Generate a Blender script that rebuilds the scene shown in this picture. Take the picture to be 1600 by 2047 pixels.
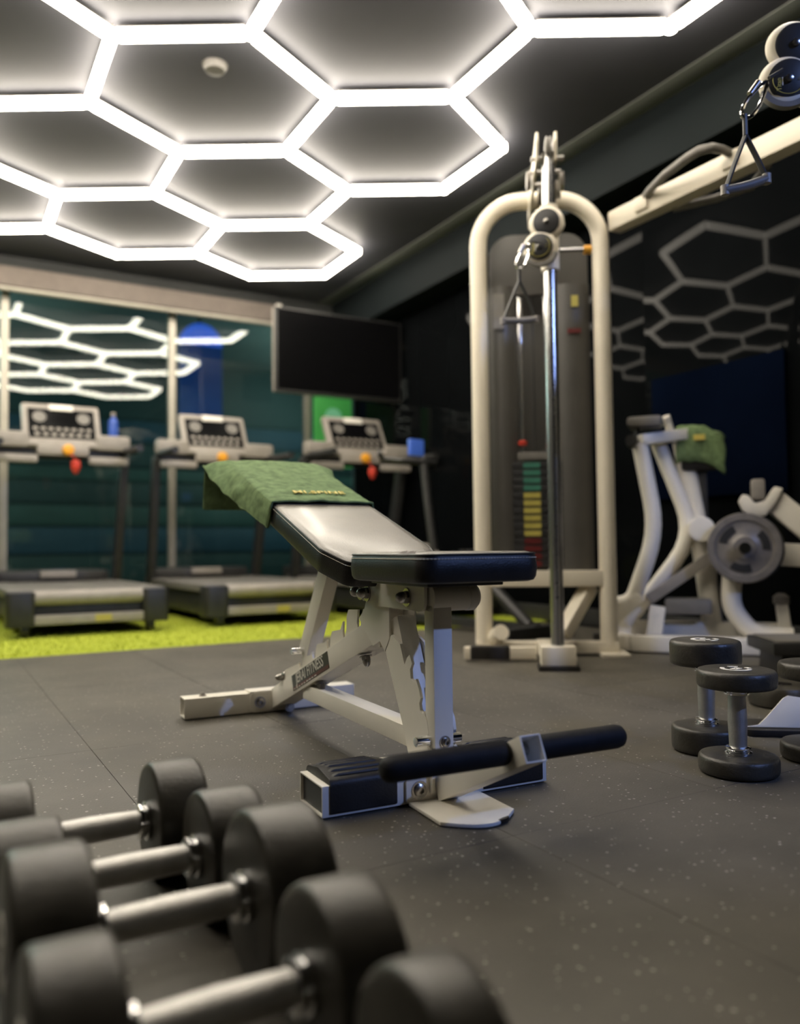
import bpy, bmesh, math, random
from mathutils import Vector, Matrix, noise

random.seed(7)
for o in list(bpy.data.objects):
    bpy.data.objects.remove(o)
S = bpy.context.scene
C = S.collection
PI = math.pi

# ------------------------------------------------------------------ camera
# "View frame": x right, y forward along the camera's heading, z up, camera at (0,0,CAM_H).
# Room frame: X toward the glossy right wall, Y toward the glazed back wall; it is turned PHI from the view frame.
PHI = math.radians(30.0)
F_PX, PITCH, ROLL, CAM_H = 1630.0, 0.0433152, -0.0114906, 0.48
CEIL = 2.6956                                    # height of the light tubes


def R2(x, y):
    """view frame -> room frame (plan)"""
    return (x * math.cos(PHI) + y * math.sin(PHI), -x * math.sin(PHI) + y * math.cos(PHI))


def R3(x, y, z):
    a = R2(x, y)
    return Vector((a[0], a[1], z))


def rang(deg):
    """plan angle in the view frame -> radians in the room frame"""
    return math.radians(deg) - PHI


cp, sp, cr, sr = math.cos(PITCH), math.sin(PITCH), math.cos(ROLL), math.sin(ROLL)
right = R3(cr, -sr * sp, sr * cp)
up = R3(-sr, -cr * sp, cr * cp)
fwd = R3(0, cp, sp)
cam = bpy.data.cameras.new('camera')
cam.sensor_fit = 'HORIZONTAL'
cam.sensor_width = 36.0
cam.lens = 36.0 * F_PX / 1600.0
cam.clip_start = 0.02
cam.dof.use_dof = True
cam.dof.focus_distance = 1.72
cam.dof.aperture_fstop = 2.2
co = bpy.data.objects.new('camera', cam)
C.objects.link(co)
co.matrix_world = Matrix(((right.x, up.x, -fwd.x, 0), (right.y, up.y, -fwd.y, 0), (right.z, up.z, -fwd.z, CAM_H), (0, 0, 0, 1)))
S.camera = co

# ------------------------------------------------------------------ world, exposure
w = bpy.data.worlds.new('night')
S.world = w
w.use_nodes = True
w.node_tree.nodes['Background'].inputs[0].default_value = (0.10, 0.16, 0.20, 1)
w.node_tree.nodes['Background'].inputs[1].default_value = 0.10
S.view_settings.view_transform = 'Standard'
S.view_settings.look = 'None'
S.view_settings.exposure = 0.0
S.view_settings.gamma = 1.0
S.view_settings.use_curve_mapping = False
S.cycles.use_denoising = True
S.cycles.max_bounces = 6
S.cycles.caustics_reflective = False
S.cycles.caustics_refractive = False
S.cycles.transparent_max_bounces = 16
LED_STRENGTH = 28.0
SPOT_POWER = 250.0


# ------------------------------------------------------------------ materials
def pm(name, col, rough=0.5, metal=0.0, var=0.12, vscale=18.0, bump=0.0, bscale=300.0, spec=0.5, coat=0.0, rvar=0.0, emit=None, estr=0.0):
    m = bpy.data.materials.new(name)
    m.use_nodes = True
    nt = m.node_tree
    b = nt.nodes['Principled BSDF']
    geo = nt.nodes.new('ShaderNodeNewGeometry')
    n = nt.nodes.new('ShaderNodeTexNoise')
    n.inputs['Scale'].default_value = vscale
    n.inputs['Detail'].default_value = 5
    nt.links.new(geo.outputs['Position'], n.inputs['Vector'])
    r = nt.nodes.new('ShaderNodeValToRGB')
    r.color_ramp.elements[0].position = 0.3
    r.color_ramp.elements[1].position = 0.7
    r.color_ramp.elements[0].color = tuple(c * (1 - var) for c in col) + (1,)
    r.color_ramp.elements[1].color = tuple(min(1, c * (1 + var)) for c in col) + (1,)
    nt.links.new(n.outputs['Fac'], r.inputs['Fac'])
    nt.links.new(r.outputs['Color'], b.inputs['Base Color'])
    b.inputs['Roughness'].default_value = rough
    b.inputs['Metallic'].default_value = metal
    b.inputs['Specular IOR Level'].default_value = spec
    b.inputs['Coat Weight'].default_value = coat
    b.inputs['Coat Roughness'].default_value = 0.1
    if rvar:
        mr = nt.nodes.new('ShaderNodeMapRange')
        mr.inputs['To Min'].default_value = max(0.02, rough - rvar)
        mr.inputs['To Max'].default_value = min(1, rough + rvar)
        nt.links.new(n.outputs['Fac'], mr.inputs['Value'])
        nt.links.new(mr.outputs['Result'], b.inputs['Roughness'])
    if bump:
        n2 = nt.nodes.new('ShaderNodeTexNoise')
        n2.inputs['Scale'].default_value = bscale
        n2.inputs['Detail'].default_value = 3
        nt.links.new(geo.outputs['Position'], n2.inputs['Vector'])
        bp = nt.nodes.new('ShaderNodeBump')
        bp.inputs['Strength'].default_value = bump
        bp.inputs['Distance'].default_value = 0.002
        nt.links.new(n2.outputs['Fac'], bp.inputs['Height'])
        nt.links.new(bp.outputs['Normal'], b.inputs['Normal'])
    if emit:
        b.inputs['Emission Color'].default_value = tuple(emit) + (1,)
        b.inputs['Emission Strength'].default_value = estr
    return m


M = {}
M['white'] = pm('white_powder_coat', (0.84, 0.80, 0.71), 0.42, var=0.04, vscale=7, bump=0.08, bscale=500)
M['cream'] = pm('cream_powder_coat', (0.74, 0.68, 0.56), 0.40, var=0.04, vscale=5)
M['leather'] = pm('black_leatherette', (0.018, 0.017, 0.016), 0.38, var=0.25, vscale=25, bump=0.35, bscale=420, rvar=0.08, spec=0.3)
M['leather_top'] = pm('lit_leatherette_top', (0.135, 0.118, 0.088), 0.38, var=0.22, vscale=14, bump=0.2, bscale=300, rvar=0.07, spec=0.65, coat=0.12)  # black leatherette; beige base paints in ceiling light glancing off the tops
M['rubber'] = pm('black_rubber', (0.022, 0.020, 0.018), 0.48, var=0.35, vscale=16, bump=0.3, bscale=260, rvar=0.10, spec=0.35)
M['head'] = pm('worn_black_rubber', (0.038, 0.034, 0.026), 0.42, var=0.45, vscale=22, bump=0.35, bscale=160, rvar=0.12)
M['foam'] = pm('black_foam', (0.009, 0.009, 0.010), 0.66, var=0.3, vscale=40, bump=0.2, bscale=600, spec=0.25)
M['steel'] = pm('brushed_steel', (0.47, 0.46, 0.44), 0.46, 1.0, var=0.08, vscale=60, bump=0.4, bscale=900)
M['chrome'] = pm('chrome', (0.80, 0.80, 0.80), 0.09, 1.0, var=0.03)
M['bolt'] = pm('zinc_bolt', (0.42, 0.40, 0.37), 0.28, 1.0, var=0.1, vscale=90)
M['thread'] = pm('pale_thread', (0.70, 0.66, 0.56), 0.7, var=0.1, vscale=200)
M['towel'] = pm('green_terry', (0.165, 0.240, 0.110), 0.95, var=0.28, vscale=45, bump=1.0, bscale=700, spec=0.15)
M['gold'] = pm('gold_thread', (0.62, 0.50, 0.10), 0.6, var=0.1, vscale=300)
M['dark'] = pm('dark_plastic', (0.022, 0.022, 0.022), 0.45, var=0.2)
M['grey'] = pm('grey_plastic', (0.17, 0.16, 0.145), 0.45, var=0.12)
M['lgrey'] = pm('light_grey_plastic', (0.29, 0.265, 0.235), 0.45, var=0.08)
M['shroud'] = pm('grey_shroud', (0.070, 0.066, 0.060), 0.42, var=0.10, vscale=6)
M['plate_black'] = pm('black_weight_plate', (0.020, 0.020, 0.021), 0.45, var=0.2)
M['plate_grey'] = pm('grey_cast_plate', (0.22, 0.20, 0.18), 0.42, 0.3, var=0.15, vscale=25)
M['print'] = pm('pale_print', (0.78, 0.75, 0.68), 0.5, var=0.05)
M['label'] = pm('black_label', (0.012, 0.010, 0.009), 0.35, var=0.2)
M['maroon'] = pm('maroon_print', (0.10, 0.012, 0.012), 0.4, var=0.15)
M['red'] = pm('red_plastic', (0.55, 0.05, 0.03), 0.4, var=0.1)
M['orange'] = pm('orange_plastic', (0.80, 0.36, 0.02), 0.4, var=0.08)
M['column'] = pm('satin_chrome', (0.50, 0.50, 0.50), 0.24, 1.0, var=0.04)
M['yellow'] = pm('yellow_print', (0.42, 0.36, 0.08), 0.5, var=0.08)
M['sgreen'] = pm('green_sticker', (0.04, 0.17, 0.12), 0.5, var=0.08)
M['blue'] = pm('blue_plastic', (0.03, 0.09, 0.42), 0.35, var=0.1)
M['navy'] = pm('navy_panel', (0.0018, 0.0035, 0.010), 0.9, var=0.2, vscale=3, spec=0.0)
M['alu'] = pm('aluminium_frame', (0.36, 0.34, 0.29), 0.45, 0.4, var=0.06)
M['brown'] = pm('brown_blind_fabric', (0.135, 0.112, 0.098), 0.8, var=0.08, vscale=12)
M['ceiling'] = pm('dark_ceiling_paint', (0.056, 0.057, 0.068), 0.62, var=0.08, vscale=2.5, spec=0.3)
M['bulk'] = pm('bulkhead_paint', (0.008, 0.011, 0.012), 0.7, var=0.1, vscale=3, spec=0.08)
M['wall'] = pm('charcoal_wall_paint', (0.045, 0.048, 0.048), 0.7, var=0.1, vscale=3)
M['gloss'] = pm('black_gloss_panel', (0.003, 0.0035, 0.004), 0.025, var=0.2, vscale=2, spec=0.018)
M['teal'] = pm('teal_wall', (0.028, 0.066, 0.058), 0.6, var=0.25, vscale=1.2)
M['teal2'] = pm('dark_teal_wall', (0.018, 0.042, 0.042), 0.6, var=0.25, vscale=1.0)
M['tealblue'] = pm('blue_grey_wall', (0.020, 0.055, 0.085), 0.6, var=0.25, vscale=1.0)
M['hall_ceiling'] = pm('pale_hall_ceiling', (0.20, 0.25, 0.24), 0.7, var=0.15, vscale=1.0)
M['hall'] = pm('hall_floor', (0.05, 0.06, 0.06), 0.5, var=0.2)
M['green_sign'] = pm('green_sign_face', (0.05, 0.30, 0.06), 0.5, var=0.12, vscale=5, emit=(0.05, 0.30, 0.06), estr=0.35)
M['mint'] = pm('mint_print', (0.20, 0.55, 0.32), 0.5, var=0.06, emit=(0.16, 0.5, 0.28), estr=0.3)
M['glow_strip'] = pm('painted_glow_strip', (0.115, 0.125, 0.110), 0.6, var=0.06, vscale=3)  # lighter grey-green that paints the glow at the ceiling edge
M['blue_sign'] = pm('lit_blue_sign', (0.02, 0.10, 0.6), 0.4, var=0.1, emit=(0.03, 0.13, 0.75), estr=0.9)
M['blue_dim'] = pm('dim_blue_panel', (0.02, 0.06, 0.22), 0.4, var=0.2, vscale=4, emit=(0.015, 0.05, 0.20), estr=0.5)
M['screen'] = pm('dark_screen', (0.003, 0.003, 0.0035), 0.28, var=0.1, spec=0.07)
M['display'] = pm('lit_display', (0.05, 0.10, 0.4), 0.3, emit=(0.05, 0.14, 0.5), estr=0.3)
M['led'] = pm('led_diffuser', (0.9, 0.9, 0.9), 0.5, var=0.01, emit=(1.0, 0.905, 0.755), estr=LED_STRENGTH)
M['joint'] = pm('led_connector', (0.9, 0.9, 0.9), 0.5, var=0.01, emit=(1.0, 0.905, 0.755), estr=LED_STRENGTH * 0.9)
M['globe'] = pm('lamp_globe', (0.8, 0.85, 0.85), 0.4, emit=(0.72, 1.0, 0.94), estr=4.0)
M['lens'] = pm('spot_lens', (0.6, 0.7, 1), 0.3, emit=(0.35, 0.5, 1.0), estr=6.0)


def floor_material():
    m = bpy.data.materials.new('speckled_rubber_floor')
    m.use_nodes = True
    nt = m.node_tree
    L = nt.links
    b = nt.nodes['Principled BSDF']
    geo = nt.nodes.new('ShaderNodeNewGeometry')
    n = nt.nodes.new('ShaderNodeTexNoise')
    n.inputs['Scale'].default_value = 3.2
    n.inputs['Detail'].default_value = 6
    n.inputs['Roughness'].default_value = 0.6
    L.new(geo.outputs['Position'], n.inputs['Vector'])
    base = nt.nodes.new('ShaderNodeValToRGB')
    base.color_ramp.elements[0].position = 0.32
    base.color_ramp.elements[1].position = 0.70
    base.color_ramp.elements[0].color = (0.058, 0.052, 0.041, 1)
    base.color_ramp.elements[1].color = (0.100, 0.090, 0.071, 1)
    L.new(n.outputs['Fac'], base.inputs['Fac'])
    v = nt.nodes.new('ShaderNodeTexVoronoi')
    v.inputs['Scale'].default_value = 105
    L.new(geo.outputs['Position'], v.inputs['Vector'])
    sep = nt.nodes.new('ShaderNodeSeparateColor')
    L.new(v.outputs['Color'], sep.inputs['Color'])
    rad = nt.nodes.new('ShaderNodeMath')          # speck radius per cell, most cells have none
    rad.operation = 'MULTIPLY_ADD'
    rad.inputs[1].default_value = 0.9
    rad.inputs[2].default_value = -0.60
    L.new(sep.outputs['Red'], rad.inputs[0])
    lt = nt.nodes.new('ShaderNodeMath')
    lt.operation = 'LESS_THAN'
    L.new(v.outputs['Distance'], lt.inputs[0])
    L.new(rad.outputs[0], lt.inputs[1])
    mix = nt.nodes.new('ShaderNodeMixRGB')
    L.new(lt.outputs[0], mix.inputs['Fac'])
    L.new(base.outputs['Color'], mix.inputs['Color1'])
    mix.inputs['Color2'].default_value = (0.34, 0.32, 0.28, 1)
    L.new(mix.outputs['Color'], b.inputs['Base Color'])
    b.inputs['Roughness'].default_value = 0.52
    b.inputs['Specular IOR Level'].default_value = 0.45
    n2 = nt.nodes.new('ShaderNodeTexNoise')
    n2.inputs['Scale'].default_value = 230
    n2.inputs['Detail'].default_value = 4
    L.new(geo.outputs['Position'], n2.inputs['Vector'])
    bp = nt.nodes.new('ShaderNodeBump')
    bp.inputs['Strength'].default_value = 0.35
    bp.inputs['Distance'].default_value = 0.002
    L.new(n2.outputs['Fac'], bp.inputs['Height'])
    L.new(bp.outputs['Normal'], b.inputs['Normal'])
    return m


def glass_material():
    m = bpy.data.materials.new('window_glass')
    m.use_nodes = True
    nt = m.node_tree
    nt.nodes.remove(nt.nodes['Principled BSDF'])
    out = nt.nodes['Material Output']
    t = nt.nodes.new('ShaderNodeBsdfTransparent')
    t.inputs['Color'].default_value = (0.80, 0.88, 0.86, 1)
    g = nt.nodes.new('ShaderNodeBsdfGlossy')
    g.inputs['Roughness'].default_value = 0.0
    fr = nt.nodes.new('ShaderNodeFresnel')
    fr.inputs['IOR'].default_value = 1.5
    mx = nt.nodes.new('ShaderNodeMixShader')
    nt.links.new(fr.outputs[0], mx.inputs['Fac'])
    nt.links.new(t.outputs[0], mx.inputs[1])
    nt.links.new(g.outputs[0], mx.inputs[2])
    nt.links.new(mx.outputs[0], out.inputs['Surface'])
    return m


M['floor'] = floor_material()
M['glass'] = glass_material()
M['turf'] = pm('lime_turf', (0.40, 0.46, 0.055), 0.9, var=0.25, vscale=60, bump=0.6, bscale=300, spec=0.1)


# ------------------------------------------------------------------ mesh helpers
class MB:
    def __init__(s):
        s.v = []
        s.f = []

    def add(s, vs, fs):
        k = len(s.v)
        s.v += [tuple(p) for p in vs]
        s.f += [tuple(i + k for i in f) for f in fs]
        return s

    def box(s, c, d, m=None):
        x, y, z = [q / 2 for q in d]
        vs = [Vector((i * x, j * y, k * z)) for i in (-1, 1) for j in (-1, 1) for k in (-1, 1)]
        if m is not None:
            vs = [m @ q for q in vs]
        vs = [q + Vector(c) for q in vs]
        return s.add(vs, [(0, 1, 3, 2), (4, 6, 7, 5), (0, 4, 5, 1), (2, 3, 7, 6), (0, 2, 6, 4), (1, 5, 7, 3)])

    @staticmethod
    def frame(p0, p1, upv=(0, 0, 1)):
        d = (Vector(p1) - Vector(p0)).normalized()
        u = Vector(upv)
        if abs(d.dot(u)) > 0.98:
            u = Vector((1, 0, 0))
        sx = d.cross(u).normalized()
        return d, sx, sx.cross(d).normalized()

    def bar(s, p0, p1, wd, h, upv=(0, 0, 1)):
        p0, p1 = Vector(p0), Vector(p1)
        d, sx, u = s.frame(p0, p1, upv)
        q = [sx * a * wd / 2 + u * b * h / 2 for a, b in ((-1, -1), (1, -1), (1, 1), (-1, 1))]
        return s.add([p0 + e for e in q] + [p1 + e for e in q], [(3, 2, 1, 0), (4, 5, 6, 7)] + [(i, (i + 1) % 4, 4 + (i + 1) % 4, 4 + i) for i in range(4)])

    def htube(s, p0, p1, wd, h, t, upv=(0, 0, 1)):
        p0, p1 = Vector(p0), Vector(p1)
        d, sx, u = s.frame(p0, p1, upv)
        cs = ((-1, -1), (1, -1), (1, 1), (-1, 1))
        o = [sx * a * wd / 2 + u * b * h / 2 for a, b in cs]
        n = [sx * a * (wd / 2 - t) + u * b * (h / 2 - t) for a, b in cs]
        vs = [p0 + e for e in o] + [p1 + e for e in o] + [p0 + e for e in n] + [p1 + e for e in n]
        fs = []
        for i in range(4):
            j = (i + 1) % 4
            fs += [(i, j, 4 + j, 4 + i), (8 + j, 8 + i, 12 + i, 12 + j), (j, i, 8 + i, 8 + j), (4 + i, 4 + j, 12 + j, 12 + i)]
        return s.add(vs, fs)

    def cyl(s, p0, p1, r, seg=20, r1=None):
        p0, p1 = Vector(p0), Vector(p1)
        r1 = r if r1 is None else r1
        d, sx, u = s.frame(p0, p1)
        vs = []
        for p, rr in ((p0, r), (p1, r1)):
            vs += [p + (sx * math.cos(2 * PI * i / seg) + u * math.sin(2 * PI * i / seg)) * rr for i in range(seg)]
        fs = [(i, (i + 1) % seg, seg + (i + 1) % seg, seg + i) for i in range(seg)]
        return s.add(vs, fs + [tuple(range(seg))[::-1], tuple(range(seg, 2 * seg))])

    def lathe(s, prof, p, ax, seg=28):
        """prof: (r, h) pairs along the axis"""
        p = Vector(p)
        d, sx, u = s.frame(p, p + Vector(ax))
        vs, fs = [], []
        for r, h in prof:
            vs += [p + d * h + (sx * math.cos(2 * PI * i / seg) + u * math.sin(2 * PI * i / seg)) * r for i in range(seg)]
        for k in range(len(prof) - 1):
            for i in range(seg):
                j = (i + 1) % seg
                fs.append((k * seg + i, k * seg + j, (k + 1) * seg + j, (k + 1) * seg + i))
        fs += [tuple(range(seg))[::-1], tuple(range((len(prof) - 1) * seg, len(prof) * seg))]
        return s.add(vs, fs)

    def path(s, pts, r, seg=10, closed=False, ry=None):
        """tube along a polyline; ry gives an oval section"""
        pts = [Vector(p) for p in pts]
        n = len(pts)
        ry = ry or r
        tang = []
        for i in range(n):
            a = pts[i - 1] if (i or closed) else pts[0]
            b = pts[(i + 1) % n] if (i < n - 1 or closed) else pts[-1]
            tang.append((b - a).normalized())
        u = Vector((0, 0, 1))
        if abs(tang[0].dot(u)) > 0.9:
            u = Vector((1, 0, 0))
        nx = tang[0].cross(u).normalized()
        vs, fs = [], []
        for i in range(n):
            nx = (nx - tang[i] * nx.dot(tang[i])).normalized()
            ny = tang[i].cross(nx)
            vs += [pts[i] + nx * math.cos(2 * PI * k / seg) * r + ny * math.sin(2 * PI * k / seg) * ry for k in range(seg)]
        for i in range(n if closed else n - 1):
            j = (i + 1) % n
            fs += [(i * seg + k, i * seg + (k + 1) % seg, j * seg + (k + 1) % seg, j * seg + k) for k in range(seg)]
        if not closed:
            fs += [tuple(range(seg))[::-1], tuple(range((n - 1) * seg, n * seg))]
        return s.add(vs, fs)

    def prism(s, poly, o, ux, uy, t):
        """polygon in the plane (o; ux, uy), thickened by t along ux x uy"""
        o, ux, uy = Vector(o), Vector(ux), Vector(uy)
        nn = ux.cross(uy).normalized()
        a = [o + ux * x + uy * y for x, y in poly]
        n = len(a)
        return s.add(a + [q + nn * t for q in a], [tuple(range(n))[::-1], tuple(range(n, 2 * n))] + [(i, (i + 1) % n, n + (i + 1) % n, n + i) for i in range(n)])

    def mesh(s, name, mat, bevel=0.0, smooth=True, angle=38):
        me = bpy.data.meshes.new(name)
        bm = bmesh.new()
        vv = [bm.verts.new(p) for p in s.v]
        for f in s.f:
            try:
                bm.faces.new([vv[i] for i in f])
            except ValueError:
                pass
        bmesh.ops.recalc_face_normals(bm, faces=bm.faces[:])
        if bevel:
            ed = [e for e in bm.edges if len(e.link_faces) == 2 and e.calc_face_angle(0) > 0.5]
            bmesh.ops.bevel(bm, geom=ed, offset=bevel, segments=2, affect='EDGES', profile=0.6, clamp_overlap=True)
        bm.to_mesh(me)
        bm.free()
        me.materials.append(M[mat])
        if smooth:
            me.shade_smooth()
            me.set_sharp_from_angle(angle=math.radians(20 if bevel else angle))
        return me

    def build(s, name, mat, parent=None, bevel=0.0, smooth=True, **k):
        o = bpy.data.objects.new(name, s.mesh(name, mat, bevel, smooth))
        C.objects.link(o)
        o.parent = parent
        for a, b in k.items():
            o[a] = b
        return o


def thing(name, label, cat, loc=(0, 0, 0), rz=0.0, group=None):
    o = bpy.data.objects.new(name, None)
    o.empty_display_size = 0.1
    C.objects.link(o)
    o.location = loc
    o.rotation_euler = (0, 0, rz)
    o['label'] = label
    o['category'] = cat
    if group:
        o['group'] = group
    return o


def tag(o, label, cat, group=None):
    o['label'] = label
    o['category'] = cat
    if group:
        o['group'] = group
    return o


def struct(o):
    o['kind'] = 'structure'
    return o


def link_mesh(name, me, parent=None, loc=(0, 0, 0), rot=None):
    o = bpy.data.objects.new(name, me)
    C.objects.link(o)
    o.parent = parent
    o.location = loc
    if rot:
        o.rotation_euler = rot
    return o


def copy_tree(o, parent=None):
    c = o.copy()
    C.objects.link(c)
    c.parent = parent
    for ch in [x for x in o.children]:
        copy_tree(ch, c)
    return c


def text_mesh(name, body, size, mat, parent, m, depth=0.0006, shear=0.0, space=1.0, stretch=1.0):
    cu = bpy.data.curves.new(name, 'FONT')
    cu.body = body
    cu.size = size
    cu.extrude = depth
    cu.align_x = 'CENTER'
    cu.align_y = 'CENTER'
    cu.shear = shear
    cu.space_character = space
    cu.offset = size * 0.012
    cu.resolution_u = 3
    tmp = bpy.data.objects.new('tmp', cu)
    C.objects.link(tmp)
    bpy.context.view_layer.update()
    me = bpy.data.meshes.new_from_object(tmp)
    bpy.data.objects.remove(tmp)
    me.materials.clear()
    me.materials.append(M[mat])
    o = bpy.data.objects.new(name, me)
    C.objects.link(o)
    o.parent = parent
    o.matrix_local = m @ Matrix.Diagonal((stretch, 1, 1, 1))
    return o


def basis(o, x, y):
    x, y = Vector(x).normalized(), Vector(y).normalized()
    z = x.cross(y).normalized()
    return Matrix(((x.x, y.x, z.x, o[0]), (x.y, y.y, z.y, o[1]), (x.z, y.z, z.z, o[2]), (0, 0, 0, 1)))


def arc(cx, cy, r, a0, a1, n):
    return [(cx + r * math.cos(math.radians(a0 + (a1 - a0) * i / n)), cy + r * math.sin(math.radians(a0 + (a1 - a0) * i / n))) for i in range(n + 1)]


def rounded(poly, rads, n=6):
    """round the corners of a convex polygon (counter-clockwise)"""
    out = []
    k = len(poly)
    for i in range(k):
        p, a, b = Vector(poly[i]), Vector(poly[i - 1]), Vector(poly[(i + 1) % k])
        da, db = (a - p).normalized(), (b - p).normalized()
        half = math.acos(max(-1, min(1, da.dot(db)))) / 2
        r = rads[i]
        t = r / math.tan(half)
        c = p + (da + db).normalized() * (r / math.sin(half))
        s0, s1 = p + da * t - c, p + db * t - c
        ang = math.atan2(s0.x * s1.y - s0.y * s1.x, s0.dot(s1))
        for j in range(n + 1):
            th = ang * j / n
            out.append((c.x + s0.x * math.cos(th) - s0.y * math.sin(th), c.y + s0.x * math.sin(th) + s0.y * math.cos(th)))
    return out


# ================================================================== THE SETTING
XL, XR, YF, YB, ZC = -3.2, 3.45, -4.8, 6.84, 2.745
fl = struct(MB().box((0.2, 1.1, -0.055), (7.4, 12.6, 0.08)).build('floor', 'rubber', smooth=False))
# rubber tiles: seams run along Y at X = 0.345 + 0.5 k
tile_me = MB().box((0, 0, -0.0075), (0.4988, 0.9988, 0.015)).mesh('floor_tile', 'floor', bevel=0.0008, smooth=False)
x = 0.345 - 0.5 * 8 + 0.25
while x < 3.45:
    y = 4.1 - 0.5
    while y > YF - 0.2:
        t = link_mesh('floor_tile', tile_me, fl, (x, y, -random.random() * 0.0006))
        y -= 1.0
    x += 0.5

turf = MB().box((0.12, 5.46, -0.006), (6.66, 2.76, 0.014)).build('turf_base', 'turf', smooth=False, kind='structure')
tb = MB()
for i in range(9000):
    px, py = random.uniform(-0.4, 3.42), 4.1 + 1.5 * random.random() ** 1.3
    a, h = random.uniform(0, PI), random.uniform(0.008, 0.016)
    dx, dy = math.cos(a) * 0.004, math.sin(a) * 0.004
    lx, ly = random.uniform(-.006, .006), random.uniform(-.006, .006)
    tb.add([(px - dx, py - dy, 0.0005), (px + dx, py + dy, 0.0005), (px + lx, py + ly, h)], [(0, 1, 2)])
tb.build('turf', 'turf', smooth=False, kind='stuff', label='bright lime artificial turf under the treadmills', category='turf')

ceil = struct(MB().box((0.1, 1.0, ZC + 0.05), (7.0, 11.9, 0.1)).build('ceiling', 'ceiling', smooth=False))
struct(MB().box((XL - 0.05, 1.0, 1.36), (0.1, 11.9, 2.8)).build('wall_left', 'wall', smooth=False))
struct(MB().box((0.1, YF - 0.05, 1.36), (6.6, 0.1, 2.8)).build('wall_front', 'wall', smooth=False))
wr = struct(MB().box((XR + 0.10, 1.0, 1.36), (0.1, 11.9, 2.8)).build('wall_right', 'wall', smooth=False))
# glossy black panels cladding the right wall
pan = MB().box((0, 0, 0), (0.05, 1.1985, 2.42)).mesh('gloss_panel', 'gloss', bevel=0.001)
y = YB - 0.02 - 0.6
while y > YF:
    link_mesh('gloss_panel', pan, wr, (XR + 0.025, y, 1.21))
    y -= 1.2
struct(MB().box((3.335, 1.0, 2.585), (0.23, 11.6, 0.318)).build('trim_1', 'bulk', bevel=0.003))
struct(MB().box((3.155, 1.0, 2.741), (0.13, 11.6, 0.006)).build('ceiling_glow_strip', 'glow_strip', bevel=0.001))  # thin strip, its lighter colour painted in as the glow beside the bulkhead
struct(MB().box((3.44, 1.0, 0.05), (0.02, 11.6, 0.10)).build('baseboard_right', 'dark', bevel=0.002))
struct(MB().box((0.125, YB + 0.03, 2.693), (6.65, 0.10, 0.11)).build('wall_back', 'wall', smooth=False))

# glazed back wall: bays between aluminium mullions
mull = [-3.2, -2.03, -0.78, 0.478, 1.746, 2.974, 3.45]
for k in range(len(mull) - 1):
    a, b = mull[k], mull[k + 1]
    f = MB()
    f.box((a + 0.03 if k == 0 else a, YB, 1.32), (0.055, 0.07, 2.64))
    f.box(((a + b) / 2, YB, 0.05), (b - a - 0.05, 0.06, 0.10))
    f.box(((a + b) / 2, YB, 2.60), (b - a - 0.05, 0.06, 0.07))
    wo = struct(f.build('window_%d' % (k + 1), 'alu', bevel=0.003))
    MB().box(((a + b) / 2, YB, 1.333), (b - a - 0.055, 0.012, 2.466)).build('pane', 'glass', wo, smooth=False)
# roller-blind box along the top of the glazing
rb = thing('blind_box', 'long brown roller blind box above the glass wall', 'blind', (0, 6.72, 2.47))
MB().box((0.40, 0, 0.075), (4.42, 0.11, 0.15)).build('casing', 'brown', rb, bevel=0.006)
MB().path([(-1.8, -0.02, -0.012), (2.60, -0.02, -0.012)], 0.022, 10).build('blind_roll', 'alu', rb)
MB().box((2.635, -0.01, 0.075), (0.05, 0.14, 0.17)).build('end_cap', 'print', rb, bevel=0.012)

# the dim hall beyond the glass
struct(MB().box((1.0, 9.4, -0.05), (14, 5.0, 0.08)).build('floor_hall', 'hall', smooth=False))
wf = struct(MB().box((1.0, 11.85, 1.6), (14, 0.1, 3.4)).build('wall_hall', 'teal2', smooth=False))
for i, (z0, z1, mt) in enumerate([(0.0, 0.42, 'teal2'), (0.45, 0.80, 'tealblue'), (0.83, 1.10, 'teal'), (1.13, 1.42, 'teal2'), (1.45, 1.62, 'teal'), (1.65, 1.98, 'teal2'), (2.0, 2.3, 'tealblue'), (2.33, 3.2, 'teal2')]):
    MB().box((1.0, 11.78, (z0 + z1) / 2), (13.6, 0.04, z1 - z0)).build('cladding_board', mt, wf, bevel=0.004)
struct(MB().box((1.0, 9.4, 3.25), (14, 5.0, 0.1)).build('ceiling_hall', 'hall_ceiling', smooth=False))
bs = thing('arched_sign', 'arched lit blue sign in the hall beyond the glass', 'sign', (2.62, 9.0, 2.78))
MB().prism(arc(0, 0, 0.24, 0, 180, 20), (0, 0, 0), (1, 0, 0), (0, 0, 1), 0.04).build('arched_top', 'blue_sign', bs)
MB().box((0, -0.02, -0.45), (0.48, 0.04, 0.89)).build('lower_panel', 'blue_dim', bs, bevel=0.004)
MB().cyl((0, 0.03, 0.2), (0, 0.03, 0.37), 0.015).build('hanger', 'dark', bs)
hl = thing('added_hall_lamp', 'first added fill lamp of the hall, out of view beyond the left glass panes', 'lamp', (-0.9, 9.3, 2.55))  # unseen lamp added to brighten the hall behind the glass
MB().lathe([(0.03, 0.10), (0.10, 0.06), (0.12, 0.0), (0.10, -0.06), (0.03, -0.10)], (0, 0, 0), (0, 0, 1), 24).build('globe', 'globe', hl)
MB().cyl((0, 0, 0.1), (0, 0, 0.65), 0.008, 8).build('flex', 'dark', hl)
la = bpy.data.lights.new('added_hall_light', 'POINT')
la.shadow_soft_size = 0.14
la.energy = 340
la.color = (0.72, 1.0, 0.94)
lo = bpy.data.objects.new('light', la)
C.objects.link(lo)
lo.parent = hl

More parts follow.
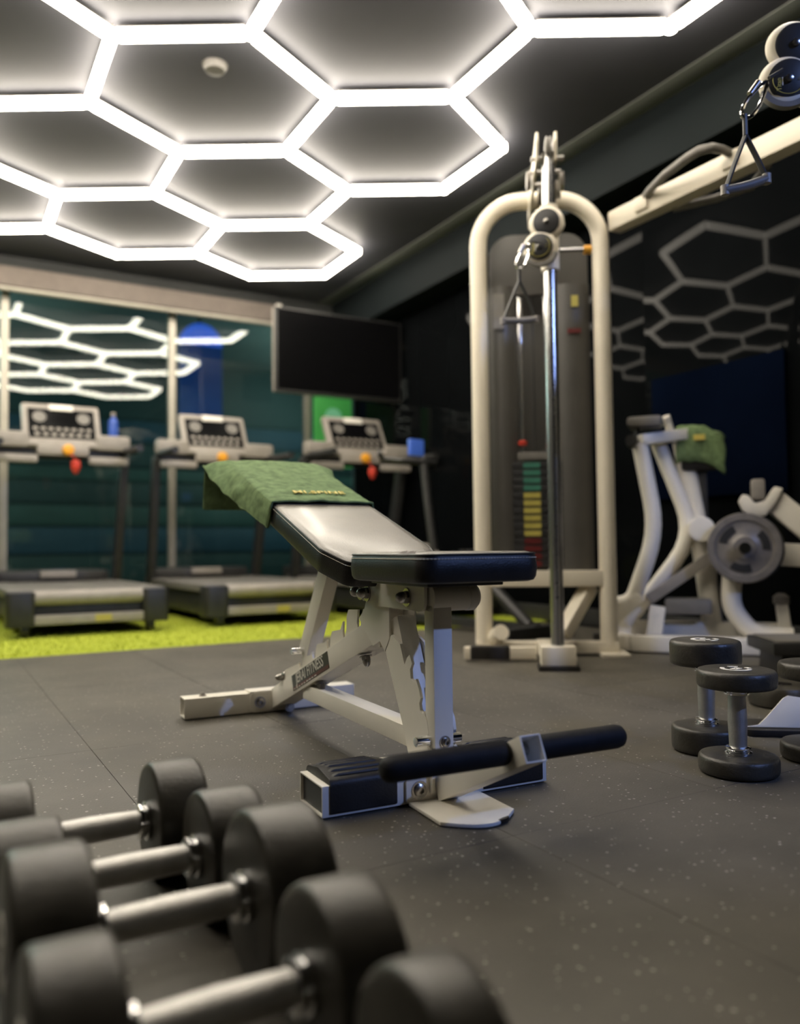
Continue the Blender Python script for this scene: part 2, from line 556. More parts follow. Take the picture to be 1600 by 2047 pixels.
h2 = copy_tree(hl)  # another unseen lamp, added to lift the right end of the hall
h2.location = (5.2, 9.3, 2.55)
h2['label'] = 'second added fill lamp of the hall, unseen round the corner behind the glossy wall'
h2['group'] = hl['group'] = 'added fill lamps in the hall'

# green sign in the last bay, right of the last mullion
gs = thing('wall_sign', 'green sign with pale mint emblem hung beside the wall television', 'sign', (3.20, 6.76, 1.22))
MB().box((0, 0, 0.32), (0.38, 0.02, 0.64)).build('board', 'green_sign', gs, bevel=0.003)
e = MB()
e.prism(arc(0, 0.46, 0.085, 0, 360, 24)[:-1], (0, -0.014, 0), (1, 0, 0), (0, 0, 1), 0.004)
e.build('emblem_disc', 'mint', gs)
e = MB()
e.prism([(-0.06, 0.22), (0.06, 0.22), (0.06, 0.27), (0.02, 0.33), (-0.02, 0.33), (-0.06, 0.27)], (0, -0.014, 0), (1, 0, 0), (0, 0, 1), 0.004)
e.build('emblem_base', 'mint', gs)

# dim navy notice board on the glossy wall
nb = thing('notice_board', 'dark navy board on the glossy black wall', 'board', (3.44, 2.75, 0.72))
MB().box((-0.01, 0, 0.33), (0.02, 0.80, 0.66)).build('face', 'navy', nb, bevel=0.003)

# ================================================================== HEXAGON LIGHT GRID
HS = 0.6
LTH = -0.0070354
LO = (-1.52294414, 6.55859141)


def lat(u, v):
    c, s = math.cos(LTH), math.sin(LTH)
    return R2((u * c - v * s + LO[0]) * HS, (u * s + v * c + LO[1]) * HS)


s3 = math.sqrt(3)
missing = {(-3.0, 3.464), (1.5, 2.598), (3.0, 0.0), (-1.5, 4.33), (0.0, 5.196), (4.5, -0.866), (3.0, 1.732), (1.5, 4.33)}
edges = {}
for i in range(-9, 10):
    for j in range(-9, 6):
        cu, cv = 1.5 * i, s3 * (j + (i % 2) / 2)
        c = lat(cu, cv)
        if (round(cu, 3), round(cv, 3)) in missing or not (-1.4 < c[0] < 2.45 and 1.2 < c[1] < 5.9):
            continue
        vs = [(round(cu + math.cos(math.radians(60 * k)), 3), round(cv + math.sin(math.radians(60 * k)), 3)) for k in range(6)]
        for k in range(6):
            edges[tuple(sorted((vs[k], vs[(k + 1) % 6])))] = 1
grid = thing('hexagon_light', 'glowing white honeycomb of light tubes under the dark ceiling', 'light', (1.2, 3.0, CEIL - 0.02))
g0 = Vector((1.2, 3.0, CEIL - 0.02))
nodes = {}
cap_me = MB().box((0, 0, 0), (HS - 0.05, 0.038, 0.008)).mesh('housing', 'lgrey', bevel=0.002)
tube_me = MB().box((0, 0, 0), (HS - 0.05, 0.048, 0.046)).mesh('light_tube', 'led', bevel=0.010)
for (a, b) in edges:
    pa, pb = Vector(lat(*a)), Vector(lat(*b))
    mid = (pa + pb) / 2
    d = pb - pa
    tu = link_mesh('light_tube', tube_me, grid, (mid.x - g0.x, mid.y - g0.y, 0.02), (0, 0, math.atan2(d.y, d.x)))
    link_mesh('housing', cap_me, tu, (0, 0, 0.0265))
    nodes[a] = pa
    nodes[b] = pb
joint_me = MB().lathe([(0.022, -0.022), (0.027, -0.018), (0.027, 0.018), (0.022, 0.022)], (0, 0, 0), (0, 0, 1), 12).mesh('connector', 'joint')
hang_me = MB().cyl((0, 0, 0), (0, 0, 0.040), 0.006, 6).mesh('hanger', 'lgrey')
for a, p in nodes.items():
    j = link_mesh('connector', joint_me, grid, (p.x - g0.x, p.y - g0.y, 0.02))
    link_mesh('hanger', hang_me, j, (0, 0, 0.012))

# cool ceiling spotlight behind the camera
sl = thing('spotlight', 'cool blue-white spotlight on the ceiling behind the camera', 'spotlight', (2.40, -2.0, 2.745))
aim = (Vector((1.60, 2.00, 0.50)) - Vector((2.40, -2.0, 2.565))).normalized()
MB().lathe([(0.05, 0), (0.05, 0.02)], (0, 0, 0), (0, 0, -1), 20).build('mount', 'dark', sl)
MB().cyl((0, 0, -0.02), (0, 0, -0.14), 0.012, 10).build('stem', 'dark', sl)
MB().lathe([(0.035, -0.08), (0.055, -0.06), (0.06, 0.06), (0.052, 0.06), (0.048, 0.03)], (0, 0, -0.18), aim, 20).build('can', 'dark', sl)
MB().lathe([(0.046, 0.030), (0.046, 0.034)], (0, 0, -0.18), aim, 20).build('lens', 'lens', sl)
la = bpy.data.lights.new('spot_beam', 'SPOT')
la.energy = SPOT_POWER
la.color = (0.28, 0.43, 1.0)
la.spot_size = math.radians(41)
la.spot_blend = 0.35
la.shadow_soft_size = 0.04
lo = bpy.data.objects.new('beam', la)
C.objects.link(lo)
lo.parent = sl
lo.location = Vector((0, 0, -0.18)) + aim * 0.09
lo.rotation_euler = aim.to_track_quat('-Z', 'Y').to_euler()

# smoke detector inside a hexagon
sd0 = R3(-0.842, 3.722, 2.745)
sdt = thing('smoke_detector', 'small round smoke detector on the ceiling inside a honeycomb cell', 'smoke detector', sd0)
MB().lathe([(0.055, 0), (0.055, 0.012), (0.045, 0.03), (0.02, 0.036)], (0, 0, 0), (0, 0, -1), 24).build('body', 'grey', sdt)
MB().lathe([(0.060, 0), (0.060, 0.006)], (0, 0, 0), (0, 0, -1), 24).build('base', 'grey', sdt)

# ================================================================== ADJUSTABLE BENCH
# local frame: x along the bench toward its front, y across, z up
bo = R2(0.074, 1.570)
bench = thing('weight_bench', 'white adjustable weight bench with black padded seat and inclined backrest', 'weight bench', (bo[0], bo[1], 0), rang(26.5 - 90))
AX, AY, AZ = Vector((1, 0, 0)), Vector((0, 1, 0)), Vector((0, 0, 1))


def bolt(parent, p, ax, r=0.011, dome=True, name='bolt', mat='bolt', nut=True):
    """washer, hexagon and domed end on a surface point p, pointing along ax"""
    m = MB()
    d, sx, u = MB.frame(p, Vector(p) + Vector(ax))
    m.cyl(Vector(p), Vector(p) + d * 0.002, r * 1.35, 18)
    if nut:
        m.cyl(Vector(p) + d * 0.002, Vector(p) + d * 0.009, r, 6)
        if dome:
            m.lathe([(r * 0.86, 0.009), (r * 0.84, 0.015), (r * 0.6, 0.0215), (r * 0.2, 0.0245)], p, ax, 14)
    else:                                        # button head with a socket
        m.lathe([(r, 0.002), (r * 0.95, 0.006), (r * 0.55, 0.009), (r * 0.45, 0.009), (r * 0.42, 0.004)], p, ax, 18)
    return m.build(name, mat, parent)


# rear foot: open square tube, bracket, bolt
MB().htube((-1.0, -0.283, 0.032), (-1.0, 0.235, 0.032), 0.060, 0.056, 0.004).build('rear_foot', 'white', bench, bevel=0.0012)
for yy in (-0.262, 0.214):
    MB().box((-1.0, yy, 0.032), (0.051, 0.006, 0.047)).build('tube_shade', 'dark', bench.children[0])  # dark sheet set inside the open tube to stand in for its shade
m = MB()
m.prism(rounded([(-0.095, 0.004), (0.030, 0.004), (0.030, 0.062), (-0.095, 0.062)], [0.012, 0.004, 0.004, 0.012]), (-0.9695, 0, 0), (0, 1, 0), (0, 0, 1), 0.005)
m.box((-0.995, -0.03, 0.0625), (0.058, 0.130, 0.005))
m.build('rear_bracket', 'white', bench, bevel=0.001)
bolt(bench, (-0.9645, -0.066, 0.033), AX, 0.012, nut=False)
bolt(bench, (-1.0, -0.225, 0.060), AZ, 0.008, dome=False)
bolt(bench, (-0.925, 0.012, 0.018), AX, 0.010, dome=False)

# main beam rising to the upright
MB().bar((-0.995, 0, 0.030), (-0.215, 0, 0.311), 0.060, 0.056).build('main_beam', 'white', bench, bevel=0.004)


def lz(a):
    return 0.030 + (a + 0.995) * 0.3603 + 0.030


# ladder plates with hooked teeth along the top of the beam
prof = [(-0.90, lz(-0.90) - 0.03), (-0.24, lz(-0.24) - 0.03), (-0.24, lz(-0.24) + 0.035)]
top = []
for sx_, tip in ((-0.345, 0.034), (-0.43, 0.060), (-0.535, 0.038), (-0.640, 0.034), (-0.745, 0.028)):
    top += [(sx_ + 0.085, lz(sx_ + 0.085) + tip * 0.75), (sx_ + 0.030, lz(sx_) + tip + 0.012), (sx_ + 0.020, lz(sx_) + tip - 0.004), (sx_ + 0.016, lz(sx_) + 0.010), (sx_, lz(sx_) + 0.004), (sx_ - 0.006, lz(sx_) + 0.016), (sx_ - 0.004, lz(sx_) + tip * 0.7)]
prof += top + [(-0.86, lz(-0.86) + 0.028), (-0.90, lz(-0.90) + 0.020)]
for s in (-1, 1):
    MB().prism([(p[0], p[1]) for p in prof], (0, s * 0.019 + 0.0025, 0), AX, AZ, 0.005).build('ladder_plate', 'white', bench)
bolt(bench, (-0.88, -0.022, lz(-0.88) + 0.012), -AY, 0.011)

# backrest strut dropping into the ladder
MB().bar((-0.735, 0.0, 0.190), (-0.505, 0.0, 0.520), 0.058, 0.036, upv=(0, 1, 0)).build('support_strut', 'white', bench, bevel=0.003)
MB().cyl((-0.728, -0.05, 0.205), (-0.728, 0.05, 0.205), 0.008, 14).build('strut_pin', 'chrome', bench)

# upright channel, open toward the front
up_poly = [(-0.315, 0.322), (-0.285, 0.345), (-0.262, 0.385), (-0.158, 0.385), (-0.158, 0.292), (-0.182, 0.262), (-0.205, 0.282), (-0.24, 0.268)]
m = MB()
m.prism(up_poly, (0, -0.028, 0), AX, AZ, 0.004)
m.prism(up_poly, (0, 0.032, 0), AX, AZ, 0.004)
m.box((-0.215, 0, 0.325), (0.006, 0.058, 0.115))
m.build('upright_channel', 'white', bench, bevel=0.001)

# front leg: rounded tube between two notched plates
MB().bar((-0.165, 0, 0.335), (-0.030, 0, 0.030), 0.046, 0.046, upv=(0, 1, 0)).build('front_leg', 'white', bench, bevel=0.014)
fp = [(-0.186, 0.275), (-0.100, 0.118), (-0.080, 0.072), (-0.062, 0.020), (0.015, 0.020), (0.022, 0.075), (0.018, 0.098), (0.006, 0.100), (-0.002, 0.106), (-0.002, 0.120),
      (0.005, 0.130), (0.000, 0.152), (-0.012, 0.168), (-0.018, 0.163), (-0.028, 0.166), (-0.031, 0.180), (-0.026, 0.190), (-0.032, 0.206), (-0.045, 0.224), (-0.053, 0.218),
      (-0.066, 0.222), (-0.068, 0.240), (-0.060, 0.252), (-0.070, 0.268), (-0.080, 0.262), (-0.092, 0.246), (-0.112, 0.285), (-0.150, 0.300)]
for s in (-1, 1):
    MB().prism(fp, (0, s * 0.0275 + 0.003, 0), AX, AZ, 0.006).build('notch_plate', 'white', bench)
bolt(bench, (-0.020, 0.0, 0.185), Vector((0.92, 0, 0.40)), 0.013, nut=False)

# lower beam tying the main beam to the front leg
MB().bar((-0.715, 0, 0.100), (-0.085, 0, 0.102), 0.048, 0.040).build('lower_beam', 'white', bench, bevel=0.003)
for a in (-0.62, -0.335):
    bolt(bench, (a + 0.012, -0.012, lz(a) - 0.062), Vector((0.33, 0, -0.94)), 0.011)

# seat bracket, cross tube, seat leg, locking pin
for s in (-1, 1):
    MB().prism(rounded([(-0.256, 0.357), (0.012, 0.357), (0.012, 0.409), (-0.256, 0.409)], [0.010, 0.020, 0.004, 0.004]), (0, s * 0.0365 + 0.003, 0), AX, AZ, 0.006).build('seat_bracket', 'white', bench)
for a in (-0.251, -0.060):
    bolt(bench, (a, -0.040, 0.382), -AY, 0.0135)
bolt(bench, (-0.300, -0.034, 0.383), -AY, 0.0140)
m = MB()
m.prism([(-0.50, 0.475), (-0.45, 0.425), (-0.33, 0.372), (-0.29, 0.362), (-0.275, 0.378), (-0.30, 0.402), (-0.36, 0.455), (-0.42, 0.500)], (0, -0.026, 0), AX, AZ, 0.005)
m.prism([(-0.50, 0.475), (-0.45, 0.425), (-0.33, 0.372), (-0.29, 0.362), (-0.275, 0.378), (-0.30, 0.402), (-0.36, 0.455), (-0.42, 0.500)], (0, 0.031, 0), AX, AZ, 0.005)
m.build('backrest_hinge', 'white', bench, bevel=0.001)
ct = MB().cyl((0.010, -0.030, 0.384), (0.010, 0.050, 0.384), 0.0265, 28).build('cross_tube', 'white', bench, bevel=0.001)
MB().lathe([(0.0255, 0.0), (0.0275, 0.002), (0.0275, 0.016), (0.021, 0.024), (0.012, 0.026)], (0.010, 0.050, 0.384), AY, 28).build('tube_cap', 'white', ct)
MB().box((-0.02, 0, 0.4125), (0.24, 0.16, 0.008)).build('seat_base', 'dark', bench, bevel=0.002)
MB().prism(rounded([(-0.030, 0.099), (0.010, 0.099), (0.010, 0.372), (-0.030, 0.372)], [0.010, 0.010, 0.002, 0.002]), (-0.007, 0, 0), AY, AZ, 0.036).build('seat_leg', 'white', bench, bevel=0.0025)
MB().cyl((0.008, -0.060, 0.117), (0.008, 0.036, 0.117), 0.0095, 22).build('locking_pin', 'chrome', bench, bevel=0.0012)
bolt(bench, (0.029, -0.009, 0.116), AX, 0.0085, nut=False)

# ---- front foot with ribbed rubber sleeves
ff = MB().htube((-0.058, -0.243, 0.0305), (-0.058, 0.243, 0.0305), 0.116, 0.055, 0.003).build('front_foot', 'white', bench, bevel=0.001)
for s in (-1, 1):
    MB().box((-0.058, s * 0.2345, 0.0305), (0.1085, 0.006, 0.0475)).build('tube_shade', 'dark', ff)  # dark sheet painting the shade inside the front tube's open ends
for y0, y1 in ((-0.229, -0.096), (0.092, 0.232)):
    m = MB()
    prof = rounded([(-0.122, 0.0075), (0.004, 0.0075), (0.004, 0.068), (-0.058, 0.0775), (-0.122, 0.068)], [0.002, 0.004, 0.014, 0.03, 0.014], 5)
    m.prism(prof, (0, y1, 0), AX, AZ, y1 - y0)
    sl_ = m.build('rubber_sleeve', 'rubber', bench, bevel=0.0025)
    for k in range(5):
        xx = -0.100 + k * 0.021
        zz = 0.0762 - abs(xx + 0.058) * 0.11
        MB().path([(xx, y0 + 0.012, zz - 0.004), (xx, y0 + 0.022, zz), (xx, y1 - 0.022, zz), (xx, y1 - 0.012, zz - 0.004)], 0.0068, 8, ry=0.0042).build('tread_rib', 'rubber', sl_)
m = MB()
m.prism(rounded([(-0.079, 0.006), (0.030, 0.006), (0.030, 0.052), (-0.079, 0.052)], [0.006, 0.004, 0.004, 0.008]), (0.0015, 0, 0), AY, AZ, 0.005)
m.box((-0.058, -0.02, 0.0605), (0.12, 0.115, 0.005))
m.build('front_bracket', 'white', bench, bevel=0.001)
bolt(bench, (0.0065, -0.052, 0.028), AX, 0.0125, nut=False)

# ---- roller arm, foam rollers, wheel-side plate on the floor
MB().htube((0.012, 0, 0.026), (0.297, 0, 0.160), 0.040, 0.044, 0.003).build('roller_arm', 'white', bench, bevel=0.0015)
MB().prism([(0.006, 0.012), (0.10, 0.050), (0.10, 0.090), (0.006, 0.052)], (0, 0.0215, 0), AX, AZ, 0.003).build('arm_gusset', 'white', bench)
MB().cyl((0.253, -0.20, 0.147), (0.253, 0.19, 0.147), 0.009, 12).build('roller_rod', 'steel', bench)
for y0, y1 in ((-0.022, -0.246), (0.022, 0.222)):
    s = 1 if y1 > y0 else -1
    L_ = abs(y1 - y0)
    MB().lathe([(0.016, 0), (0.019, 0.002), (0.0205, 0.006), (0.0205, L_ - 0.018), (0.0185, L_ - 0.008), (0.0130, L_ - 0.002), (0.006, L_)], (0.253, y0, 0.147), (0, s, 0), 26).build('foam_roller', 'foam', bench)
plate = [(0.004, -0.074), (0.128, -0.076)] + [(0.128 + 0.046 * math.sin(PI * i / 14), -0.076 + 0.152 * i / 14) for i in range(1, 14)] + [(0.128, 0.076), (0.004, 0.078)]
MB().prism(plate, (0, 0, 0.0015), AX, AY, 0.0065).build('foot_plate', 'white', bench, bevel=0.001)
MB().prism([(0.1655, 0.018), (0.1705, 0.018), (0.1665, 0.034), (0.160, 0.044), (0.156, 0.044), (0.160, 0.030)], (0, 0, 0.0018), AX, AY, 0.0066).build('paint_chip', 'label', bench)

# ---- maker's plate on the beam
ca, sa = math.cos(math.radians(19.9)), math.sin(math.radians(19.9))
lx_, lz_ = Vector((ca, 0, sa)), Vector((-sa, 0, ca))
lc = Vector((-0.642, -0.0300, 0.1595))
lp = MB().prism([(-0.142, -0.0205), (0.142, -0.0205), (0.142, 0.0205), (-0.142, 0.0205)], lc, lx_, lz_, 0.0012).build('maker_plate', 'label', bench)
MB().prism([(-0.141, -0.020), (0.141, -0.020), (0.141, -0.0115), (-0.141, -0.0125)], lc - AY * 0.0012, lx_, lz_, 0.0002).build('red_band', 'maroon', lp)
random.seed(3)
m = MB()
for k in range(9):
    xa = -0.135 + k * 0.021
    m.prism([(xa, -0.0195), (xa + random.uniform(.010, .019), -0.0195), (xa + random.uniform(.008, .018), -0.0165), (xa + 0.002, -0.0165)], lc - AY * 0.0014, lx_, lz_, 0.0002)
m.build('worn_print', 'print', lp)
text_mesh('lettering', 'JERAI FITNESS', 0.0375, 'print', lp, basis(lc + lz_ * 0.0045 - AY * 0.0016, lx_, lz_), 0.0002, stretch=0.96)


# ---- padded seat
def pad(parent, name, poly, rads, z0, z1, mat_side, mat_top, tr, crown=0.006, seg=8):
    """stuffed pad: side wall, crowned top panel, piping and stitches. tr maps (x, y, z) to bench space"""
    out = rounded(poly, rads, seg)
    cx = sum(p[0] for p in out) / len(out)
    cy = sum(p[1] for p in out) / len(out)

    def ring(ins, z):
        r = []
        for p in out:
            d = Vector((p[0] - cx, p[1] - cy))
            q = d * (1 - ins / d.length)
            r.append(tr((cx + q.x, cy + q.y, z)))
        return r
    n = len(out)

    def skin(rings, cap0, cap1):
        vs, fs = [], []
        for r in rings:
            vs += r
        for k in range(len(rings) - 1):
            fs += [(k * n + i, k * n + (i + 1) % n, (k + 1) * n + (i + 1) % n, (k + 1) * n + i) for i in range(n)]
        if cap0:
            fs.append(tuple(range(n))[::-1])
        if cap1:
            k = len(vs)
            vs.append(tr((cx, cy, z1 + crown)))
            b = (len(rings) - 1) * n
            fs += [(b + i, b + (i + 1) % n, k) for i in range(n)]
        return MB().add(vs, fs)
    h = z1 - z0
    skin([ring(0.014, z0), ring(0.005, z0 + 0.0025), ring(0.0005, z0 + 0.009), ring(-0.002, z0 + h * 0.5), ring(0.001, z1 - 0.006), ring(0.004, z1 - 0.002)], True, False).build(name, mat_side, parent)
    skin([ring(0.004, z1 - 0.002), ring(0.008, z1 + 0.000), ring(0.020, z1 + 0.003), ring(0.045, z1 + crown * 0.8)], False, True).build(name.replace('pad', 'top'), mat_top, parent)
    MB().path(ring(0.0025, z1 - 0.0015), 0.0021, 6, True).build('piping', 'leather', parent)
    st = MB()
    for ins, zz in ((-0.0006, z1 - 0.0085), ):
        rg = ring(ins, zz)
        for i in range(n):
            a, b = Vector(rg[i]), Vector(rg[(i + 1) % n])
            L2 = (b - a).length
            k = max(1, int(L2 / 0.006))
            for j in range(k):
                p, q = a.lerp(b, (j + 0.12) / k), a.lerp(b, (j + 0.86) / k)
                st.path([p, q], 0.00085, 4)
    st.build('stitching', 'thread', parent, kind='stuff')
    return ring


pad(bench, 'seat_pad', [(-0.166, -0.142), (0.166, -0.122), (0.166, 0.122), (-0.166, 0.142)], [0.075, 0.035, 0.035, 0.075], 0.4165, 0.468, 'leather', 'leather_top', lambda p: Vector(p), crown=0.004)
m = MB()                                         # worn-through patch at the front corner seam
for k in range(7):
    t = k / 6
    m.add([(0.128 - 0.045 * t, -0.118 - 0.003 * t, 0.4690), (0.121 - 0.045 * t, -0.112 - 0.003 * t, 0.4720 + 0.0035 * random.random()), (0.117 - 0.045 * t, -0.120 - 0.003 * t, 0.4695)], [(0, 1, 2)])
m.build('torn_patch', 'brown', bench, smooth=False)
m = MB()

# ---- padded backrest, inclined
BA = math.atan(0.335)
B0 = Vector((-0.185, 0, 0.447))


def tb_(p):
    """pad space (distance up the backrest, across, thickness) -> bench space"""
    return B0 + Vector((-math.cos(BA), 0, math.sin(BA))) * p[0] + Vector((0, -1, 0)) * -p[1] + Vector((math.sin(BA), 0, math.cos(BA))) * p[2]


BL = 0.925
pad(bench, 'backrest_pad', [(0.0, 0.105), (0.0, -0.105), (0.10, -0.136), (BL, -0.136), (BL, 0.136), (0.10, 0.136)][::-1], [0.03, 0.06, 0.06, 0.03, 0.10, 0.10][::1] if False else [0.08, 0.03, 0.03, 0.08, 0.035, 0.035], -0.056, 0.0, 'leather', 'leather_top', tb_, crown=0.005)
MB().box(tb_((0.42, 0, -0.062)), (0.70, 0.075, 0.010), Matrix.Rotation(BA, 3, 'Y')).build('backrest_rail', 'white', bench, bevel=0.002)

# ================================================================== TOWEL over the top of the backrest
tw = thing('towel', 'green terry towel draped over the top of the bench backrest', 'towel', (bo[0], bo[1], 0), rang(26.5 - 90))
U0, U1 = 0.450, BL + 0.008
HANG = 0.150
nr, nh, nc = 30, 12, 44
vs, fs = [], []
HW, TW_ = 0.1385, 0.205
for i in range(nr + nh + 1):
    for j in range(nc + 1):
        t = -TW_ + 2 * TW_ * j / nc
        ext = max(0.0, abs(t) - HW)
        sg = -1 if t < 0 else 1
        s = min(1.0, i / nr)
        droop = math.radians(86 - 66 * s ** 1.5)
        lift = 0.006
        if i <= nr:
            u = U0 + (U1 - U0) * s
            # soft bend over the pad edge
            bb_ = min(abs(t), HW) + ext * math.cos(droop)
            dn = -ext * math.sin(droop)
            wr_ = 0.0045 * noise.noise(Vector((u * 16, t * 14, 1.0))) + 0.003 * noise.noise(Vector((u * 40, t * 30, 4.0)))
            if ext > 0:
                wr_ += 0.004 * math.sin(u * 55 + 1.0) * min(1, ext / 0.03)
            out = wr_ if ext > 0.01 else 0
            edge = 0.010 * max(0, 1 - abs(s - 0.04) / 0.06) * max(0, 0.5 + 0.5 * noise.noise(Vector((t * 18, 0, 2))))
            p = tb_((u, sg * (bb_ + abs(out)), lift + 0.004 * max(0, 1 - abs(t) / HW) + dn + wr_ * 0.8 + edge * 0.4))
        else:
            h = (i - nr) / nh
            base = tb_((U1, 0, lift))
            bb_ = min(abs(t), HW) + ext * (math.cos(droop) * (1 - h) + h * 0.98)
            dn = -ext * math.sin(droop) * (1 - h)
            hh = HANG * h
            back = 0.018 * (1 - math.exp(-h * 5)) + 0.006 * noise.noise(Vector((t * 9, h * 2, 7.0)))
            p = Vector((base.x - back - 0.002, sg * bb_, base.z - hh + dn))
        vs.append(p)
n = nc + 1
for i in range(nr + nh):
    for j in range(nc):
        fs.append((i * n + j, i * n + j + 1, (i + 1) * n + j + 1, (i + 1) * n + j))
cl = MB().add(vs, fs).build('cloth', 'towel', tw)
md = cl.modifiers.new('thick', 'SOLIDIFY')
md.thickness = 0.004
md.offset = 1.0
md = cl.modifiers.new('smooth', 'SUBSURF')
md.levels = md.render_levels = 1
hem = MB()
hem.path([vs[j] + Vector((0.002, 0, 0.003)) for j in range(n)], 0.0035, 6)
hem.path([vs[i * n] + Vector((0, -0.001, 0.001)) for i in range(nr + 1)], 0.0032, 6)
hem.build('hem', 'towel', tw)
text_mesh('embroidery', 'MI.SPINE', 0.036, 'gold', tw, basis(tb_((U0 + 0.075, 0.012, 0.0165)), (0, 1, 0), tb_((1, 0, 0)) - tb_((0, 0, 0))), 0.0012, shear=0.1, space=1.1)

# ================================================================== DUMBBELLS
def dumbbell(label, group, Rh, Lh, grip=0.130, gr=0.0155, emblem=True):
    """round-head dumbbell standing on its end; local z is its axis, origin at the base"""
    t = thing('dumbbell', label, 'dumbbell', group=group)
    zt = 2 * Lh + grip
    for k, (z0, s) in enumerate(((0.0, 1), (zt, -1))):
        pr = [(Rh * 0.90, 0.0), (Rh * 0.95, 0.0015), (Rh * 0.985, 0.005), (Rh, 0.011), (Rh, Lh - 0.011), (Rh * 0.985, Lh - 0.005), (Rh * 0.95, Lh - 0.0015), (Rh * 0.88, Lh), (0.024, Lh)]
        hd = MB().lathe(pr, (0, 0, z0), (0, 0, s), 40).build('head', 'head', t)
        MB().lathe([(0.0265, 0), (0.0275, 0.002), (0.0275, 0.0055), (0.0235, 0.0075), (0.0235, 0.010), (0.0255, 0.012), (0.0255, 0.0155), (0.020, 0.018)], (0, 0, z0 + s * (Lh - 0.001)), (0, 0, s), 24).build('collar', 'chrome', t)
        if emblem:
            zz = z0 - s * 0.0004
            e = MB()
            for a0, a1 in ((100, 285), (310, 345), (20, 60)):
                q = arc(0, 0, Rh * 0.40, a0, a1, 10) + arc(0, 0, Rh * 0.29, a1, a0, 10)
                e.prism(q, (0, 0, zz), (1, 0, 0), (0, 1, 0) if s < 0 else (0, -1, 0), 0.0008)
            for q in ([(-.14, -.10), (.02, -.10), (.02, -.03), (-.06, -.03), (-.06, .02), (.03, .02), (.03, .10), (-.14, .10)], [(.06, -.10), (.15, -.10), (.15, .10), (.06, .10)]):
                e.prism([(a * Rh, b * Rh) for a, b in q], (0, 0, zz), (1, 0, 0), (0, 1, 0) if s < 0 else (0, -1, 0), 0.0008)
            e.build('emblem', 'print', hd)
    MB().lathe([(gr * 0.92, Lh + 0.014), (gr * 0.95, Lh + 0.03), (gr * 1.02, Lh + grip / 2), (gr * 0.95, zt - Lh - 0.03), (gr * 0.92, zt - Lh - 0.014)], (0, 0, 0), (0, 0, 1), 22).build('handle', 'steel', t)
    return t


# standing on end, right of the bench
up_g = 'dumbbells standing on end beside the bench'
for (vx, vy, Rh, Lh, lab) in (
        (0.706, 1.735, 0.0805, 0.038, 'thin round black dumbbell standing on end, nearest of the upright group'),
        (0.712, 1.925, 0.0800, 0.058, 'thick round black dumbbell standing on end behind the nearest upright one'),
        (0.930, 1.835, 0.0830, 0.037, 'round black dumbbell standing on end, cut by the right picture edge')):
    d = dumbbell(lab, up_g, Rh, Lh, grip=0.139, gr=0.0192)
    p = R2(vx, vy)
    d.location = (p[0], p[1], 0.0005)
    d.rotation_euler = (0, 0, random.uniform(0, 6))

# lying in a row across the near left corner; axis along X
ly_g = 'dumbbells lying in a row in the near left corner'
for (x0, x1, yy, Rh, Lh, lab) in (
        (0.126, 0.284, 1.245, 0.0825, 0.073, 'black dumbbell lying on the floor, farthest of the near row'),
        (0.142, 0.308, 1.074, 0.0810, 0.077, 'black dumbbell lying second farthest in the near row'),
        (0.145, 0.311, 0.894, 0.0925, 0.079, 'large black dumbbell lying in the middle of the near row'),
        (0.136, 0.302, 0.703, 0.0850, 0.070, 'black dumbbell lying second nearest in the near row'),
        (0.140, 0.303, 0.530, 0.0845, 0.058, 'black dumbbell nearest the camera, only its blurred head showing')):
    d = dumbbell(lab, ly_g, Rh, Lh, grip=x1 - x0, gr=0.0182)
    d.location = (x0 - Lh, yy, Rh)
    d.rotation_euler = (0, PI / 2, 0)

# white foot bracket on a black rubber base, and a small plate lying behind it
wp = R2(0.985, 2.10)
fb = thing('floor_bracket', 'white steel wedge bracket on a black base among the standing dumbbells', 'bracket', (wp[0], wp[1], 0), rang(-8))
MB().prism(rounded([(-0.13, -0.07), (0.16, -0.07), (0.16, 0.07), (-0.13, 0.07)], [0.03] * 4), (0, 0, 0.001), (1, 0, 0), (0, 1, 0), 0.016).build('base', 'rubber', fb, bevel=0.003)
m = MB()
m.prism([(-0.125, 0.018), (-0.085, 0.024), (-0.065, 0.042), (-0.020, 0.088), (-0.008, 0.094), (0.020, 0.090), (0.034, 0.084), (0.036, 0.018)], (0, -0.045, 0), (1, 0, 0), (0, 0.25, 1), 0.006)
m.build('wedge_plate', 'white', fb, bevel=0.001)
m = MB()
m.box((0.044, -0.01, 0.048), (0.012, 0.07, 0.062))
m.build('stop', 'white', fb, bevel=0.001)
lp_ = R2(1.125, 2.44)
pl = thing('weight_plate', 'black weight plate lying flat on the floor behind the white bracket', 'weight plate', (lp_[0], lp_[1], 0))
MB().lathe([(0.082, 0.001), (0.090, 0.005), (0.092, 0.012), (0.092, 0.050), (0.088, 0.058), (0.08, 0.060), (0.03, 0.060)], (0, 0, 0), (0, 0, 1), 40).build('disc', 'head', pl)
MB().lathe([(0.026, 0.0), (0.030, 0.001), (0.030, 0.004), (0.014, 0.004)], (0, 0, 0.0595), (0, 0, 1), 24).build('hub_ring', 'chrome', pl)

